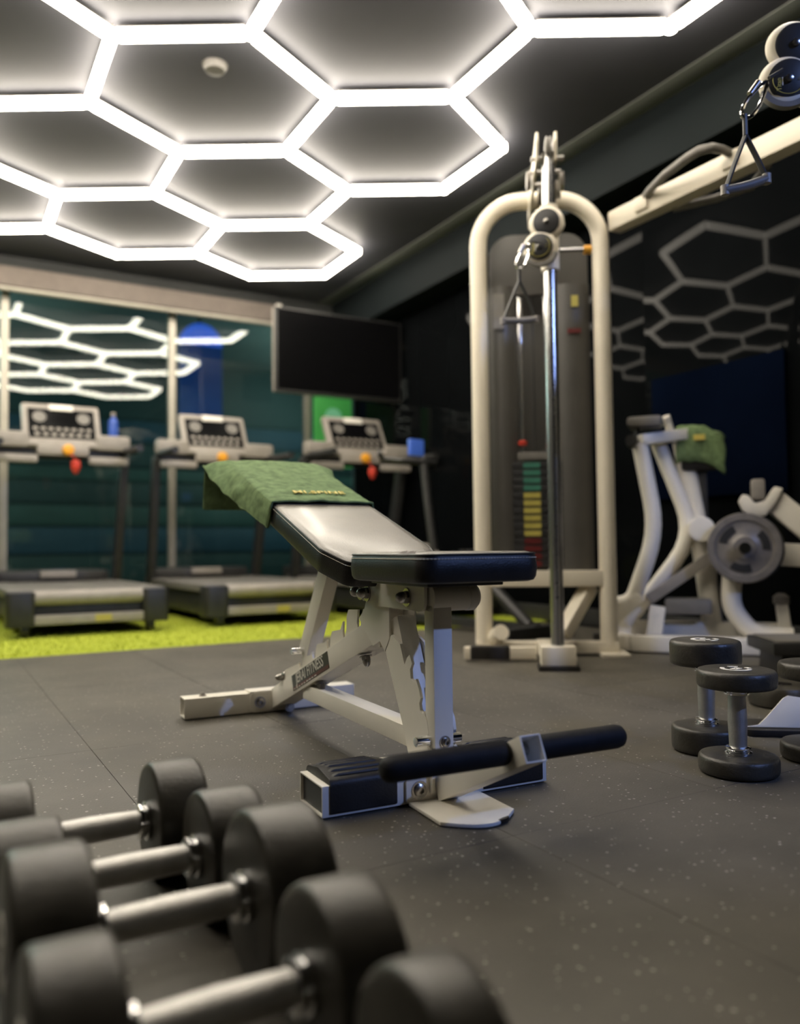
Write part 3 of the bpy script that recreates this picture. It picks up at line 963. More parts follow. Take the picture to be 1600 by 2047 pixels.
# low black step behind the dumbbells
sp_ = R2(1.66, 3.02)
stp = thing('step_platform', 'low black step platform behind the standing dumbbells', 'step', (sp_[0], sp_[1], 0), rang(-6))
MB().box((0, 0, 0.103), (0.66, 0.30, 0.045)).build('deck', 'dark', stp, bevel=0.008)
MB().box((0, 0, 0.1275), (0.62, 0.26, 0.005)).build('grip_mat', 'grey', stp, bevel=0.002)
for s in (-1, 1):
    MB().prism([(-0.14, 0), (0.14, 0), (0.12, 0.081), (-0.12, 0.081)], (s * 0.24 - 0.05, 0, 0), (0, 1, 0), (0, 0, 1), 0.10).build('riser', 'dark', stp, bevel=0.004)

# ================================================================== CABLE MACHINE: two arched towers and a crossbar
cm = thing('cable_machine', 'cream dual-tower cable machine with arched frame and grey shroud', 'cable machine', (2.36, 2.81, 0))
CM0 = Vector((2.36, 2.81, 0))


def tower(cx, cy, xd, nd):
    """builds one tower; returns a mapping (across, toward the user, up) -> machine space"""
    c = Vector((cx, cy, 0)) - CM0
    xd, nd = Vector((xd[0], xd[1], 0)).normalized(), Vector((nd[0], nd[1], 0)).normalized()

    def P(x, y, z):
        return c + xd * x + nd * y + Vector((0, 0, z))

    def bx(m, x, y, z, dx, dy, dz):
        q = [P(x + i * dx / 2, y + j * dy / 2, z + k * dz / 2) for i in (-1, 1) for j in (-1, 1) for k in (-1, 1)]
        return m.add(q, [(0, 1, 3, 2), (4, 6, 7, 5), (0, 4, 5, 1), (2, 3, 7, 6), (0, 2, 6, 4), (1, 5, 7, 3)])
    hw, zt, rr = 0.272, 2.035, 0.20
    pts = [(-hw, 0.03), (-hw, 0.8), (-hw, 1.5)] + [(x_, z_) for x_, z_ in arc(-hw + rr, zt - rr, rr, 180, 90, 10)] + [(x_, z_) for x_, z_ in arc(hw - rr, zt - rr, rr, 90, 0, 10)] + [(hw, 1.5), (hw, 0.8), (hw, 0.03)]
    MB().path([P(x_, 0, z_) for x_, z_ in pts], 0.038, 14, ry=0.038).build('arch_frame', 'cream', cm)
    bx(MB(), 0, 0, 0.335, 0.50, 0.06, 0.07).build('lower_crossbeam', 'cream', cm, bevel=0.006)
    bx(MB(), 0, 0, 0.035, 0.62, 0.07, 0.05).build('base_beam', 'cream', cm, bevel=0.006)
    bx(MB(), 0, 0.22, 0.04, 0.09, 0.44, 0.06).build('front_runner', 'cream', cm, bevel=0.006)
    bx(MB(), 0.005, 0.43, 0.055, 0.135, 0.09, 0.075).build('column_shoe', 'cream', cm, bevel=0.008)
    bx(MB(), 0.005, 0.43, 0.010, 0.155, 0.11, 0.018).build('shoe_pad', 'rubber', cm, bevel=0.004)
    for s in (-1, 1):
        bx(MB(), s * 0.285, 0.02, 0.008, 0.12, 0.16, 0.014).build('foot_plate', 'cream', cm, bevel=0.003)
    # angled stabiliser with a black grip
    MB().bar(P(-0.06, 0.20, 0.035), P(-0.36, 0.20, 0.035), 0.05, 0.05).build('stabiliser', 'cream', cm, bevel=0.006)
    MB().bar(P(-0.17, 0.20, 0.036), P(-0.335, 0.20, 0.036), 0.056, 0.056).build('stabiliser_grip', 'rubber', cm, bevel=0.006)
    MB().cyl(P(-0.24, -0.02, 0.06), P(-0.20, 0.10, 0.11), 0.035, 18).build('transport_wheel', 'cream', cm)
    MB().bar(P(0.06, 0.10, 0.10), P(0.20, -0.05, 0.30), 0.06, 0.06).build('diagonal_brace', 'cream', cm, bevel=0.006)
    # shroud: two long panels with a gap for the stack, and a rounded head
    hd = arc(-0.12, 1.80, 0.10, 180, 90, 6) + arc(0.12, 1.80, 0.10, 90, 0, 6) + [(0.22, 1.62), (-0.22, 1.62)]
    MB().prism(hd, P(0, -0.075, 0), xd, (0, 0, 1), 0.03).build('shroud_head', 'shroud', cm, bevel=0.004)
    for x0, x1 in ((-0.225, -0.110), (0.055, 0.225)):
        pts = []
        for k in range(9):
            a = k / 8
            pts.append((x0 + (x1 - x0) * a, -0.055 + 0.035 * math.sin(a * PI)))
        m = MB()
        vs = [P(x_, y_, z_) for z_ in (0.37, 1.66) for x_, y_ in pts] + [P(x_, y_ - 0.012, z_) for z_ in (0.37, 1.66) for x_, y_ in pts]
        fs = []
        for k in range(8):
            fs += [(k, k + 1, 10 + k, 9 + k), (18 + k + 1, 18 + k, 27 + k, 28 + k), (k + 1, k, 18 + k, 19 + k), (9 + k, 10 + k, 28 + k, 27 + k)]
        fs += [(0, 9, 27, 18), (8, 26, 35, 17)]
        m.add(vs, fs).build('shroud_panel', 'shroud', cm)
    bx(MB(), -0.03, -0.16, 1.02, 0.50, 0.012, 1.30).build('shroud_back', 'shroud', cm, bevel=0.004)
    for x_, z_, w_, h_, mt in ((-0.185, 1.54, 0.05, 0.16, 'sgreen'), (0.15, 1.44, 0.06, 0.02, 'maroon'), (0.155, 1.575, 0.03, 0.05, 'yellow')):
        bx(MB(), x_, -0.012 if z_ < 1.6 else -0.04, z_, w_, 0.004, h_).build('sticker', mt if mt != 'sgreen' else 'grey', cm)
    # guide rods and the stack of plates
    for x_ in (-0.085, 0.03):
        MB().cyl(P(x_, -0.08, 0.37), P(x_, -0.08, 1.80), 0.011, 12).build('guide_rod', 'chrome', cm)
    for k in range(14):
        pl_ = bx(MB(), -0.028, -0.085, 0.400 + k * 0.034, 0.235, 0.10, 0.031).build('stack_plate', 'plate_black', cm, bevel=0.003)
        mt = 'sgreen' if k >= 10 else ('yellow' if k >= 4 else 'maroon')
        bx(MB(), -0.048, -0.0335, 0.400 + k * 0.034, 0.075, 0.003, 0.024).build('weight_sticker', mt, pl_)
    bx(MB(), -0.028, -0.085, 0.885, 0.16, 0.08, 0.035).build('top_plate', 'grey', cm, bevel=0.004)
    MB().lathe([(0.010, 0), (0.020, 0.004), (0.022, 0.018), (0.012, 0.026)], P(-0.085, -0.045, 0.93), (0, 0, 1), 16).build('stack_knob', 'red', cm)
    MB().cyl(P(-0.028, -0.085, 0.88), P(-0.028, -0.085, 1.75), 0.004, 8).build('lift_cable', 'dark', cm)
    # boom from the arch to the column head
    for s in (-1, 1):
        q = [(-0.03, 1.99), (0.06, 2.06), (0.30, 2.085), (0.47, 2.11), (0.485, 2.07), (0.46, 2.00), (0.30, 1.985), (0.10, 1.96), (0.0, 1.90)]
        MB().prism(q, P(0.005 + s * 0.036 - 0.005, 0, 0), nd, (0, 0, 1), 0.010).build('boom_plate', 'cream', cm, bevel=0.002)
    for y_, z_ in ((0.10, 2.02), (0.43, 2.055)):
        MB().lathe([(0.040, -0.012), (0.052, -0.009), (0.044, 0), (0.052, 0.009), (0.040, 0.012)], P(0.005, y_, z_), xd, 24).build('boom_pulley', 'grey', cm)
    for x_, y_, z_ in ((0.065, 0.22, 1.985), (0.065, 0.34, 1.965), (-0.062, 0.28, 2.0)):
        MB().lathe([(0.030, -0.010), (0.040, -0.008), (0.034, 0), (0.040, 0.008), (0.030, 0.010)], P(x_, y_, z_), xd, 20).build('side_pulley', 'lgrey', cm)
    for k in range(3):
        MB().cyl(P(-0.06, 0.16 + k * 0.12, 2.035), P(0.07, 0.16 + k * 0.12, 2.035), 0.010, 10).build('boom_bolt', 'bolt', cm)
    col = MB().cyl(P(0.005, 0.43, 0.09), P(0.005, 0.43, 2.04), 0.026, 28).build('column', 'column', cm)
    for k in range(26):
        MB().cyl(P(0.005, 0.4545, 0.28 + k * 0.055), P(0.005, 0.457, 0.28 + k * 0.055), 0.006, 10).build('column_hole', 'dark', col)
    return P, bx, xd, nd


def loc(x, y, z):
    return Vector((x, y, z)) - CM0


def vloc(x, y, z):
    return R3(x, y, z) - CM0


def carriage(P, xd, nd, sg, pulls, axv, pin):
    """sliding block on the column with two stacked pulleys; pulls are view-frame points"""
    z0 = 1.665
    ca_ = MB().cyl(P(0.005, 0.43, z0 - 0.10), P(0.005, 0.43, z0 + 0.16), 0.036, 24).build('carriage', 'cream', cm)
    if pin:
        MB().cyl(P(0.03, 0.43, z0 - 0.02), P(0.135, 0.43, z0 - 0.02), 0.011, 12).build('pop_pin', 'chrome', ca_)
        MB().lathe([(0.014, 0), (0.018, 0.004), (0.018, 0.03), (0.010, 0.034)], P(0.135, 0.43, z0 - 0.02), xd, 16).build('pin_knob', 'orange', ca_)
    ax = (R3(*axv) - R3(0, 0, 0)).normalized()              # axle, pointing at the viewer's side
    sd = Vector((0, 0, 1)).cross(ax).normalized()
    zz = Vector((0, 0, 1))
    cs = [vloc(*p) for p in pulls]
    mid = P(0.005, 0.43, 0)
    for k, c in enumerate(cs):
        q = Vector((mid.x, mid.y, c.z))
        MB().bar(q.lerp(c, 0.08), c - ax * 0.028, 0.05, 0.05).build('yoke_arm', 'cream', cm, bevel=0.008)
        pu = MB().lathe([(0.044, -0.016), (0.050, -0.013), (0.042, -0.003), (0.042, 0.003), (0.050, 0.013), (0.044, 0.016)], c, ax, 36).build('pulley', 'plate_black', cm)
        MB().path([c + (zz * math.sin(t * PI / 18) + sd * math.cos(t * PI / 18)) * 0.0555 for t in range(36)], 0.0048, 8, True, ry=0.016).build('pulley_guard', 'cream', pu)
        MB().lathe([(0.010, 0), (0.010, 0.008), (0.006, 0.010)], c + ax * 0.016, ax, 6).build('axle_nut', 'bolt', pu)
        if k == 1:
            MB().path([c + ax * 0.0165 + (zz * math.sin(t * PI / 18) + sd * math.cos(t * PI / 18)) * 0.039 for t in range(36)], 0.0011, 6, True).build('printed_ring', 'yellow', pu)
            text_mesh('print', 'Titanium', 0.0165, 'yellow', pu, basis(c + ax * 0.0166 - sd * 0.024, zz, -sd), 0.0003)
            MB().prism([(-0.0165, -0.016), (-0.0145, -0.016), (-0.0145, 0.030 - 0.012), (-0.0165, 0.018)], c + ax * 0.0165, sd, zz, 0.0004).build('print_bar', 'print', pu)
            tri = [(0.022, -0.005), (0.036, -0.005), (0.029, 0.008)]
            MB().path([c + ax * 0.0168 + sd * a + zz * b for a, b in tri], 0.0007, 5, True).build('print_triangle', 'yellow', pu)
            MB().prism(arc(0, 0, 0.056, 200, 340, 16) + arc(0, 0, 0.070, 340, 200, 16), c - ax * 0.010 - zz * 0.004, sd, zz, 0.02).build('lower_guard', 'grey', pu)


def stirrup(label, top, apex, gl, gr_, cord):
    """carabiner and triangular cable handle hanging from a pulley; points in the view frame"""
    a, b, l, r_ = [R3(*p) for p in (top, apex, gl, gr_)]
    t = thing('cable_stirrup', label, 'cable attachment', (b.x, b.y, min(l.z, r_.z)))
    o = Vector((b.x, b.y, min(l.z, r_.z)))
    a, b, l, r_ = a - o, b - o, l - o, r_ - o
    d = (b - a)
    L_ = d.length
    d.normalize()
    sd = d.cross(fwd).normalized()
    ring = []
    for k in range(24):
        th = 2 * PI * k / 24
        ring.append(a.lerp(b, 0.5) + d * math.cos(th) * L_ * 0.56 + sd * math.sin(th) * (0.016 + 0.006 * math.cos(th)))
    MB().path(ring, 0.0052, 8, True).build('carabiner', 'chrome', t)
    MB().cyl(a.lerp(b, 0.05) - sd * 0.017, a.lerp(b, 0.45) - sd * 0.019, 0.0075, 10).build('carabiner_gate', 'bolt', t)
    if cord:
        MB().path([a - d * 0.02 + (cord_ - o - a) * k / 6 for k, cord_ in ((k, R3(*cord)) for k in range(7))], 0.0045, 8).build('cable_end', 'dark', t)
    lo_ = b - Vector((0, 0, 0.05))
    MB().path([b + Vector((0, 0, 0.004)), b - Vector((0, 0, 0.02)), lo_], 0.0062, 8).build('strap_loop', 'dark', t)
    for e in (l, r_):
        MB().path([lo_, lo_.lerp(e, 0.5) + (e - lo_.lerp((l + r_) / 2, 1)) * 0.02, e], 0.0075, 8, ry=0.004).build('strap', 'dark', t)
        MB().lathe([(0.006, -0.014), (0.0105, -0.012), (0.0105, 0.012), (0.006, 0.014)], e, (0, 0, 1), 14).build('end_ring', 'lgrey', t)
    MB().path([l.lerp(r_, k / 8) + Vector((0, 0, -0.003 * math.sin(k / 8 * PI))) for k in range(9)], 0.0115, 14).build('grip', 'grey', t)
    return t


# tower facing the camera
P1, bx1, xd1, nd1 = tower(2.36, 2.81, (0.819, -0.574), (-0.573, -0.819))
carriage(P1, xd1, nd1, 1, ((0.570, 3.05, 1.707), (0.543, 3.05, 1.611)), (-0.30, -0.95, -0.05), True)
# twin tower, out of the frame to the right, its pulleys in view
P2, bx2, xd2, nd2 = tower(2.36, 0.93, (0.819, 0.574), (-0.573, 0.819))
carriage(P2, xd2, nd2, -1, ((1.036, 2.06, 1.768), (1.010, 2.05, 1.668)), (-0.16, -0.95, -0.16), False)
stirrup('grey cable handle hanging from the arched tower\'s pulley', (0.490, 3.00, 1.600), (0.455, 3.0, 1.520), (0.392, 3.0, 1.318), (0.516, 3.0, 1.322), (0.535, 3.03, 1.600))
stirrup('triangular cable handle hanging at top right from the near pulley', (0.930, 2.0, 1.632), (0.872, 1.99, 1.545), (0.813, 1.98, 1.352), (0.917, 1.98, 1.380), (0.975, 2.02, 1.665))

# crossbar with a bent pull-up grip
MB().bar(loc(2.615, 2.60, 1.905), loc(2.615, 1.10, 1.905), 0.075, 0.085).build('crossbar', 'cream', cm, bevel=0.008)
gp = [(2.585, 2.39, 1.935), (2.55, 2.33, 1.935), (2.495, 2.202, 1.935), (2.458, 2.06, 1.935), (2.452, 2.00, 1.935), (2.475, 1.962, 1.935), (2.525, 1.955, 1.935), (2.590, 1.962, 1.935)]
MB().path([loc(*p) for p in gp], 0.0165, 12).build('pull_up_grip', 'grey', cm)
for yy in (2.40, 1.96):
    MB().box(loc(2.575, yy, 1.912), (0.02, 0.07, 0.06)).build('grip_socket', 'cream', cm, bevel=0.004)
MB().path([loc(2.65, 2.30, 1.868), loc(2.72, 2.15, 1.865), loc(2.75, 2.0, 1.865), loc(2.65, 1.86, 1.868)], 0.0165, 12).build('pull_up_grip', 'grey', cm)

# ================================================================== TREADMILLS on the turf
def treadmill(label, x, y):
    """origin at the middle of the rear end on the floor; local y runs toward the console"""
    t = thing('treadmill', label, 'treadmill', (x, y, 0.014), 0, 'treadmills in front of the glass wall')
    m = MB()
    m.box((0, 0.92, 0.125), (0.78, 1.78, 0.15))
    m.build('deck_body', 'dark', t, bevel=0.012)
    for s in (-1, 1):
        MB().box((s * 0.365, 0.85, 0.225), (0.125, 1.62, 0.05)).build('side_rail', 'grey', t, bevel=0.010)
        MB().prism(rounded([(s * 0.365 - 0.075, -0.03), (s * 0.365 + 0.075, -0.03), (s * 0.365 + 0.075, 0.10), (s * 0.365 - 0.075, 0.10)], [0.03, 0.03, 0.004, 0.004]), (0, 0, 0.05), (1, 0, 0), (0, 1, 0), 0.190).build('rear_cap', 'dark', t, bevel=0.006)
        MB().cyl((s * 0.34 - 0.02, 0.03, 0.035), (s * 0.34 + 0.02, 0.03, 0.035), 0.035, 18).build('foot_roller', 'dark', t)
        MB().bar((s * 0.42, 1.52, 0.10), (s * 0.435, 1.25, 1.16), 0.055, 0.10, upv=(0, 1, 0)).build('upright', 'dark', t, bevel=0.01)
        MB().path([(s * 0.42, 1.24, 1.19), (s * 0.43, 1.0, 1.17), (s * 0.43, 0.72, 1.16)], 0.026, 12).build('handrail', 'dark', t)
        MB().box((s * 0.335, 1.19, 1.235), (0.24, 0.11, 0.11)).build('tray', 'lgrey', t, bevel=0.025)
        MB().box((s * 0.30, 1.12, 1.10), (0.27, 0.05, 0.055)).build('hand_sensor', 'lgrey', t, bevel=0.018)
    MB().cyl((-0.30, 0.03, 0.205), (0.30, 0.03, 0.205), 0.042, 24).build('rear_roller', 'lgrey', t, bevel=0.002)
    MB().box((0, 0.88, 0.243), (0.60, 1.62, 0.006)).build('belt', 'grey', t, bevel=0.001)
    MB().box((0, 1.70, 0.27), (0.76, 0.34, 0.11)).build('motor_cover', 'dark', t, bevel=0.03)
    MB().box((0.02, 1.50, 0.300), (0.24, 0.05, 0.05)).build('front_badge', 'lgrey', t, bevel=0.006)
    MB().box((0.01, -0.005, 0.085), (0.62, 0.018, 0.055)).build('rear_bumper', 'lgrey', t, bevel=0.008)
    MB().box((0.07, -0.0145, 0.085), (0.09, 0.004, 0.04)).build('rear_sticker', 'yellow', t)
    tl = Matrix.Rotation(math.radians(-28), 3, 'X')
    cpos = Vector((0, 1.24, 1.345))
    cs_ = MB().box(cpos, (0.52, 0.055, 0.36), tl).build('console', 'lgrey', t, bevel=0.024)
    MB().box(cpos + tl @ Vector((0.0, -0.0285, 0.005)), (0.44, 0.006, 0.25), tl).build('console_screen', 'screen', cs_, bevel=0.002)
    MB().box(cpos + tl @ Vector((0, -0.034, 0.140)), (0.16, 0.012, 0.05), tl).build('console_badge', 'print', cs_, bevel=0.005)
    for k in range(8):
        MB().box(cpos + tl @ Vector((-0.175 + k * 0.05, -0.0335, -0.045)), (0.030, 0.006, 0.022), tl).build('button', 'lgrey', cs_, bevel=0.002)
    for k in range(7):
        MB().box(cpos + tl @ Vector((-0.165 + k * 0.055, -0.030, -0.090)), (0.034, 0.006, 0.024), tl).build('button', 'lgrey', cs_, bevel=0.002)
    for s in (-1, 1):
        MB().lathe([(0.045, 0), (0.045, 0.004)], cpos + tl @ Vector((s * 0.145, -0.031, 0.055)), tl @ Vector((0, -1, 0)), 20).build('dial', 'grey', cs_)
    MB().bar((-0.44, 1.25, 1.16), (0.44, 1.25, 1.16), 0.10, 0.09).build('console_beam', 'dark', t, bevel=0.015)
    MB().box((0, 1.15, 1.165), (0.34, 0.05, 0.07)).build('front_grip', 'lgrey', t, bevel=0.015)
    MB().lathe([(0.034, 0), (0.040, 0.006), (0.036, 0.03), (0.02, 0.036)], (0.03, 1.125, 1.17), (0, -1, 0), 20).build('safety_cap', 'orange', t)
    MB().lathe([(0.008, 0), (0.030, 0.01), (0.034, 0.05), (0.018, 0.09), (0.006, 0.10)], (0.075, 1.09, 1.10), (0, 0, -1), 14).build('safety_key', 'red', t)
    MB().path([(0.03, 1.10, 1.15), (0.06, 1.08, 1.12), (0.075, 1.09, 1.10)], 0.004, 6).build('safety_cord', 'red', t)
    return t


treadmill('black and grey treadmill, leftmost of the row, cut by the left edge', 0.80, 4.93)
treadmill('black and grey treadmill in the middle, behind the bench backrest', 1.90, 4.93)
treadmill('black treadmill in the dim corner under the wall television', 2.935, 4.55)
bt = thing('drink_bottle', 'small blue bottle on the tray between the left and middle treadmills', 'bottle', (1.345 - 0.20, 6.13, 1.305))
MB().lathe([(0.030, 0), (0.034, 0.004), (0.034, 0.10), (0.030, 0.12), (0.014, 0.135), (0.014, 0.150)], (0, 0, 0), (0, 0, 1), 20).build('body', 'blue', bt)
MB().lathe([(0.017, 0), (0.017, 0.022), (0.012, 0.026)], (0, 0, 0.148), (0, 0, 1), 16).build('cap', 'lgrey', bt)

# television hung under the ceiling in front of the glass
tv = thing('television', 'switched-off black television on a wall arm above the corner treadmill', 'television', (2.84, 5.85, 1.69))
MB().box((0, 0.03, 0.33), (1.12, 0.05, 0.66)).build('back_shell', 'lgrey', tv, bevel=0.008)
MB().box((0, 0.0, 0.33), (1.12, 0.018, 0.66)).build('bezel', 'dark', tv, bevel=0.003)
MB().box((0.004, -0.0095, 0.333), (1.085, 0.004, 0.625)).build('screen', 'screen', tv)
MB().box((0, 0.062, 0.4), (0.3, 0.03, 0.25)).build('mount_bracket', 'dark', tv, bevel=0.002)
MB().bar((0.05, 0.095, 0.40), (0.585, 0.20, 0.40), 0.03, 0.06).build('mount_arm', 'dark', tv, bevel=0.003)
MB().box((0.598, 0.20, 0.40), (0.016, 0.14, 0.22)).build('wall_plate', 'dark', tv, bevel=0.002)

# ================================================================== SPIN BIKE behind the tower
sb = thing('exercise_bike', 'dark exercise bike half hidden between the tower and the last treadmill', 'exercise bike', (2.66, 3.80, 0.0005), math.radians(100))
MB().path([(-0.42, 0, 0.06), (-0.1, 0, 0.30), (0.15, 0, 0.42), (0.45, 0, 0.30)], 0.032, 12).build('frame', 'dark', sb)
MB().path([(-0.15, 0, 0.26), (-0.24, 0, 0.60), (-0.28, 0, 0.86)], 0.026, 12).build('seat_post', 'dark', sb)
MB().path([(0.30, 0, 0.36), (0.36, 0, 0.70), (0.40, 0, 0.98)], 0.026, 12).build('handle_post', 'dark', sb)
MB().lathe([(0.17, -0.012), (0.21, -0.010), (0.215, 0), (0.21, 0.010), (0.17, 0.012)], (0.42, 0, 0.29), (0, 1, 0), 36).build('flywheel', 'plate_grey', sb)
MB().path([(0.58, 0.20, 1.06), (0.60, 0.16, 1.02), (0.44, 0.13, 1.0), (0.40, 0, 0.99), (0.44, -0.13, 1.0), (0.60, -0.16, 1.02), (0.58, -0.20, 1.06)], 0.017, 10).build('handlebar', 'dark', sb)
MB().prism(rounded([(-0.42, -0.10), (-0.10, -0.02), (-0.10, 0.02), (-0.42, 0.10)], [0.05, 0.015, 0.015, 0.05]), (0, 0, 0.86), (1, 0, 0), (0, 1, 0), 0.05).build('saddle', 'rubber', sb, bevel=0.012)
for s, a in ((-1, 40), (1, 220)):
    dx, dz = math.cos(math.radians(a)) * 0.17, math.sin(math.radians(a)) * 0.17
    MB().bar((0.02, s * 0.07, 0.34), (0.02 + dx, s * 0.08, 0.34 + dz), 0.016, 0.03).build('crank', 'chrome', sb, bevel=0.002)
    MB().box((0.02 + dx, s * 0.14, 0.34 + dz), (0.10, 0.10, 0.025)).build('pedal', 'dark', sb, bevel=0.004)
for xx in (-0.48, 0.52):
    MB().bar((xx, -0.26, 0.035), (xx, 0.26, 0.035), 0.07, 0.06).build('floor_bar', 'dark', sb, bevel=0.008)
MB().bar((-0.48, 0, 0.05), (0.52, 0, 0.05), 0.05, 0.05).build('base_rail', 'dark', sb, bevel=0.006)
MB().box((0.47, 0, 1.09), (0.03, 0.11, 0.10)).build('display', 'display', sb, bevel=0.006)

# ================================================================== PLATE-LOADED LEG MACHINE by the glossy wall
lo0 = R2(1.016, 3.80)
lm = thing('leg_press', 'white plate-loaded leg machine with bent twin uprights by the dark wall', 'gym machine', (lo0[0], lo0[1], 0), rang(-20))
# local x to the right along the machine, y away from the viewer
MB().bar((-0.10, -0.10, 0.04), (0.86, -0.10, 0.04), 0.07, 0.07).build('base_rail', 'white', lm, bevel=0.008)
MB().bar((-0.02, 0.07, 0.09), (0.72, 0.07, 0.09), 0.07, 0.07).build('base_rail', 'white', lm, bevel=0.008)
MB().bar((0.02, -0.14, 0.04), (0.02, 0.10, 0.04), 0.07, 0.06).build('cross_foot', 'white', lm, bevel=0.008)
MB().bar((0.62, -0.14, 0.04), (0.62, 0.10, 0.04), 0.07, 0.06).build('cross_foot', 'white', lm, bevel=0.008)
MB().box((-0.085, -0.10, 0.04), (0.05, 0.08, 0.08)).build('end_cap', 'dark', lm, bevel=0.006)


def bend(pts, n=5):
    """round the inner corners of a polyline"""
    pts = [Vector(p) for p in pts]
    out = [pts[0]]
    for i in range(1, len(pts) - 1):
        a, b, c = pts[i - 1], pts[i], pts[i + 1]
        r = min((a - b).length, (c - b).length) * 0.4
        p0, p1 = b + (a - b).normalized() * r, b + (c - b).normalized() * r
        for k in range(n + 1):
            t = k / n
            out.append(p0 * (1 - t) ** 2 + b * 2 * t * (1 - t) + p1 * t * t)
    return out + [pts[-1]]


MB().path(bend([(0.110, -0.06, 0.94), (0.175, -0.06, 0.54), (0.060, -0.06, 0.22), (-0.05, -0.06, 0.20)]), 0.036, 12).build('front_upright', 'white', lm)
MB().path(bend([(0.185, 0.04, 0.95), (0.335, 0.04, 0.52), (0.110, 0.04, 0.22), (0.02, 0.04, 0.12)]), 0.034, 12).build('front_upright', 'white', lm)
MB().path(bend([(0.285, 0.08, 1.00), (0.36, 0.08, 0.52), (0.40, 0.08, 0.12)]), 0.045, 12).build('rear_upright', 'white', lm)
MB().bar((0.10, -0.06, 0.955), (0.30, 0.06, 0.985), 0.10, 0.05).build('head_plate', 'white', lm, bevel=0.01)
MB().box((0.135, -0.05, 1.035), (0.15, 0.16, 0.045)).build('top_pad', 'grey', lm, bevel=0.016)
MB().cyl((0.10, -0.05, 0.955), (0.10, -0.05, 1.02), 0.014, 10).build('pad_stem', 'dark', lm)
MB().cyl((0.075, -0.12, 0.95), (0.075, 0.0, 0.95), 0.026, 14).build('adjust_knob', 'dark', lm)
MB().path([(0.245, 0.06, 0.985), (0.235, 0.04, 1.03), (0.225, 0.02, 1.07)], 0.018, 10).build('lever', 'white', lm)
MB().bar((-0.05, -0.06, 0.20), (-0.05, -0.06, 0.05), 0.06, 0.06, upv=(0, 1, 0)).build('short_post', 'white', lm, bevel=0.008)
MB().bar((0.10, -0.07, 0.25), (-0.06, -0.07, 0.10), 0.055, 0.055).build('brace', 'white', lm, bevel=0.008)
MB().bar((0.13, -0.02, 0.23), (0.40, -0.02, 0.42), 0.045, 0.05).build('link_arm', 'lgrey', lm, bevel=0.006)
MB().cyl((0.365, -0.10, 0.545), (0.365, 0.10, 0.545), 0.055, 24).build('pivot_hub', 'white', lm, bevel=0.004)
MB().bar((0.365, -0.03, 0.545), (0.53, -0.03, 0.47), 0.05, 0.06).build('lever_arm', 'white', lm, bevel=0.006)
MB().box((0.30, 0.02, 0.20), (0.20, 0.14, 0.07)).build('seat_carriage', 'grey', lm, bevel=0.015)
MB().bar((0.15, -0.02, 0.06), (0.17, -0.02, 0.20), 0.07, 0.07, upv=(0, 1, 0)).build('short_post', 'white', lm, bevel=0.01)
# curved leg under the plate, cup bracket and angled sled arm at right
MB().path(bend([(0.49, -0.04, 0.42), (0.475, -0.04, 0.20), (0.56, -0.04, 0.085), (0.72, -0.04, 0.075)], 8), 0.042, 14).build('curved_leg', 'white', lm)
MB().bar((0.665, 0.0, 0.665), (0.90, 0.0, 0.44), 0.08, 0.10).build('sled_arm', 'white', lm, bevel=0.01)
MB().bar((0.62, 0.02, 0.435), (0.92, 0.02, 0.415), 0.06, 0.10).build('sled_rail', 'white', lm, bevel=0.01)
cup = [(0.52, 0.665), (0.535, 0.625), (0.575, 0.595), (0.63, 0.60), (0.675, 0.665), (0.70, 0.715), (0.665, 0.725), (0.625, 0.665), (0.585, 0.655), (0.560, 0.690), (0.535, 0.695)]
MB().prism(cup, (0, 0.01, 0), (1, 0, 0), (0, 0, 1), 0.07).build('cup_bracket', 'white', lm, bevel=0.008)
MB().box((0.60, -0.03, 0.715), (0.055, 0.07, 0.09)).build('roller_block', 'lgrey', lm, bevel=0.012)
MB().bar((0.70, 0.03, 0.07), (0.685, 0.03, 0.215), 0.05, 0.05, upv=(0, 1, 0)).build('stop_post', 'white', lm, bevel=0.008)
MB().lathe([(0.02, 0), (0.034, 0.01), (0.034, 0.04), (0.015, 0.055)], (0.685, 0.03, 0.205), (0, 0, 1), 18).build('stop_bumper', 'lgrey', lm)
MB().cyl((0.533, -0.20, 0.461), (0.533, 0.08, 0.461), 0.024, 18).build('plate_horn', 'chrome', lm)
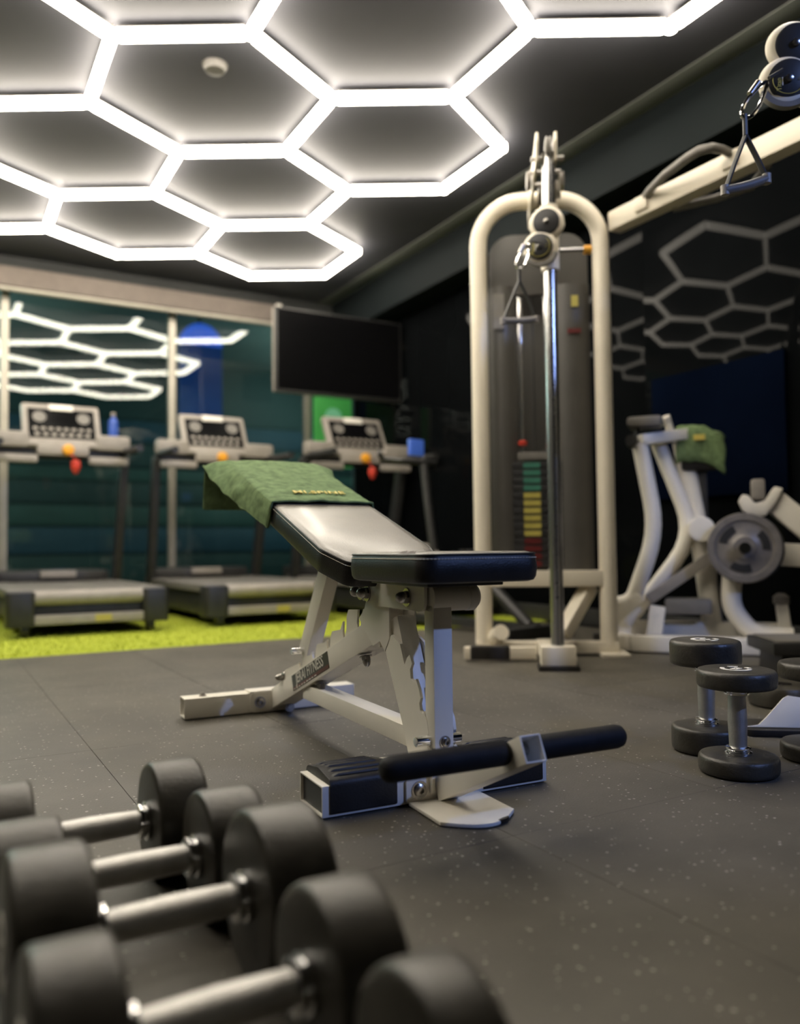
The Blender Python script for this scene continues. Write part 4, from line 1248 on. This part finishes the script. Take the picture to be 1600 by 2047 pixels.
for k, (yy, mt, lab) in enumerate(((-0.135, 'plate_grey', 'grey spoked weight plate, outer one on the leg machine horn'), (-0.085, 'plate_black', 'black weight plate, inner one on the leg machine horn'))):
    # plates hang on the horn: things of their own
    q = lm.matrix_basis @ Vector((0.533 + 0.012 * k, yy, 0.461 - 0.004 * k))
    wpl = thing('weight_plate', lab, 'weight plate', q, rang(-20), 'plates on the leg machine')
    MB().lathe([(0.026, -0.018), (0.045, -0.020), (0.055, -0.012), (0.115, -0.010), (0.120, -0.018), (0.146, -0.018), (0.150, -0.012), (0.150, 0.014), (0.146, 0.018), (0.026, 0.018)], (0, 0, 0), (0, 1, 0), 44).build('disc', mt, wpl)
    for a in (20, 140, 260):
        r0, r1 = 0.072, 0.104
        MB().prism(arc(0, 0, r0, a - 26, a + 26, 8) + arc(0, 0, r1, a + 26, a - 26, 8), (0, -0.0125, 0), (1, 0, 0), (0, 0, 1), 0.002).build('grip_slot', 'dark', wpl)

# green towel hung over the machine's back pad, with the pad behind
hp = MB()
tw2 = thing('towel', 'small green towel with gold mark hung over the leg machine', 'towel', lm.matrix_basis @ Vector((0.37, 0.06, 0.86)), rang(-20))
vs, fs = [], []
nu, nv = 14, 16
for i in range(nu + 1):
    for j in range(nv + 1):
        a = -0.105 + 0.21 * j / nv
        t = i / nu
        ang = PI * min(1, max(0, (t - 0.25) / 0.5))
        zz = 0.115 + 0.05 * math.sin(ang) - (max(0, 0.25 - t) + max(0, t - 0.75)) * 0.50 - 0.9 * a * a * 3 - a * 0.25
        yy = -0.05 * math.cos(ang) + 0.010 * noise.noise(Vector((a * 22, t * 5, 3)))
        vs.append((a + 0.012 * noise.noise(Vector((a * 9, t * 7, 8))), yy, zz + 0.008 * noise.noise(Vector((a * 30, t * 6, 5)))))
for i in range(nu):
    for j in range(nv):
        k = i * (nv + 1) + j
        fs.append((k, k + 1, k + nv + 2, k + nv + 1))
c2 = MB().add(vs, fs).build('cloth', 'towel', tw2)
md = c2.modifiers.new('thick', 'SOLIDIFY')
md.thickness = 0.006
MB().prism([(-0.03, 0.06), (0.02, 0.06), (0.02, 0.085), (-0.03, 0.085)], (0, -0.062, 0.03), (1, 0, 0), (0, 0, 1), 0.003).build('gold_mark', 'gold', tw2)
MB().box((0.37, 0.06, 0.90), (0.17, 0.085, 0.17)).build('back_pad', 'leather', lm, bevel=0.02)
MB().bar((0.37, 0.08, 0.82), (0.37, 0.08, 0.50), 0.05, 0.05, upv=(0, 1, 0)).build('pad_post', 'dark', lm, bevel=0.006)
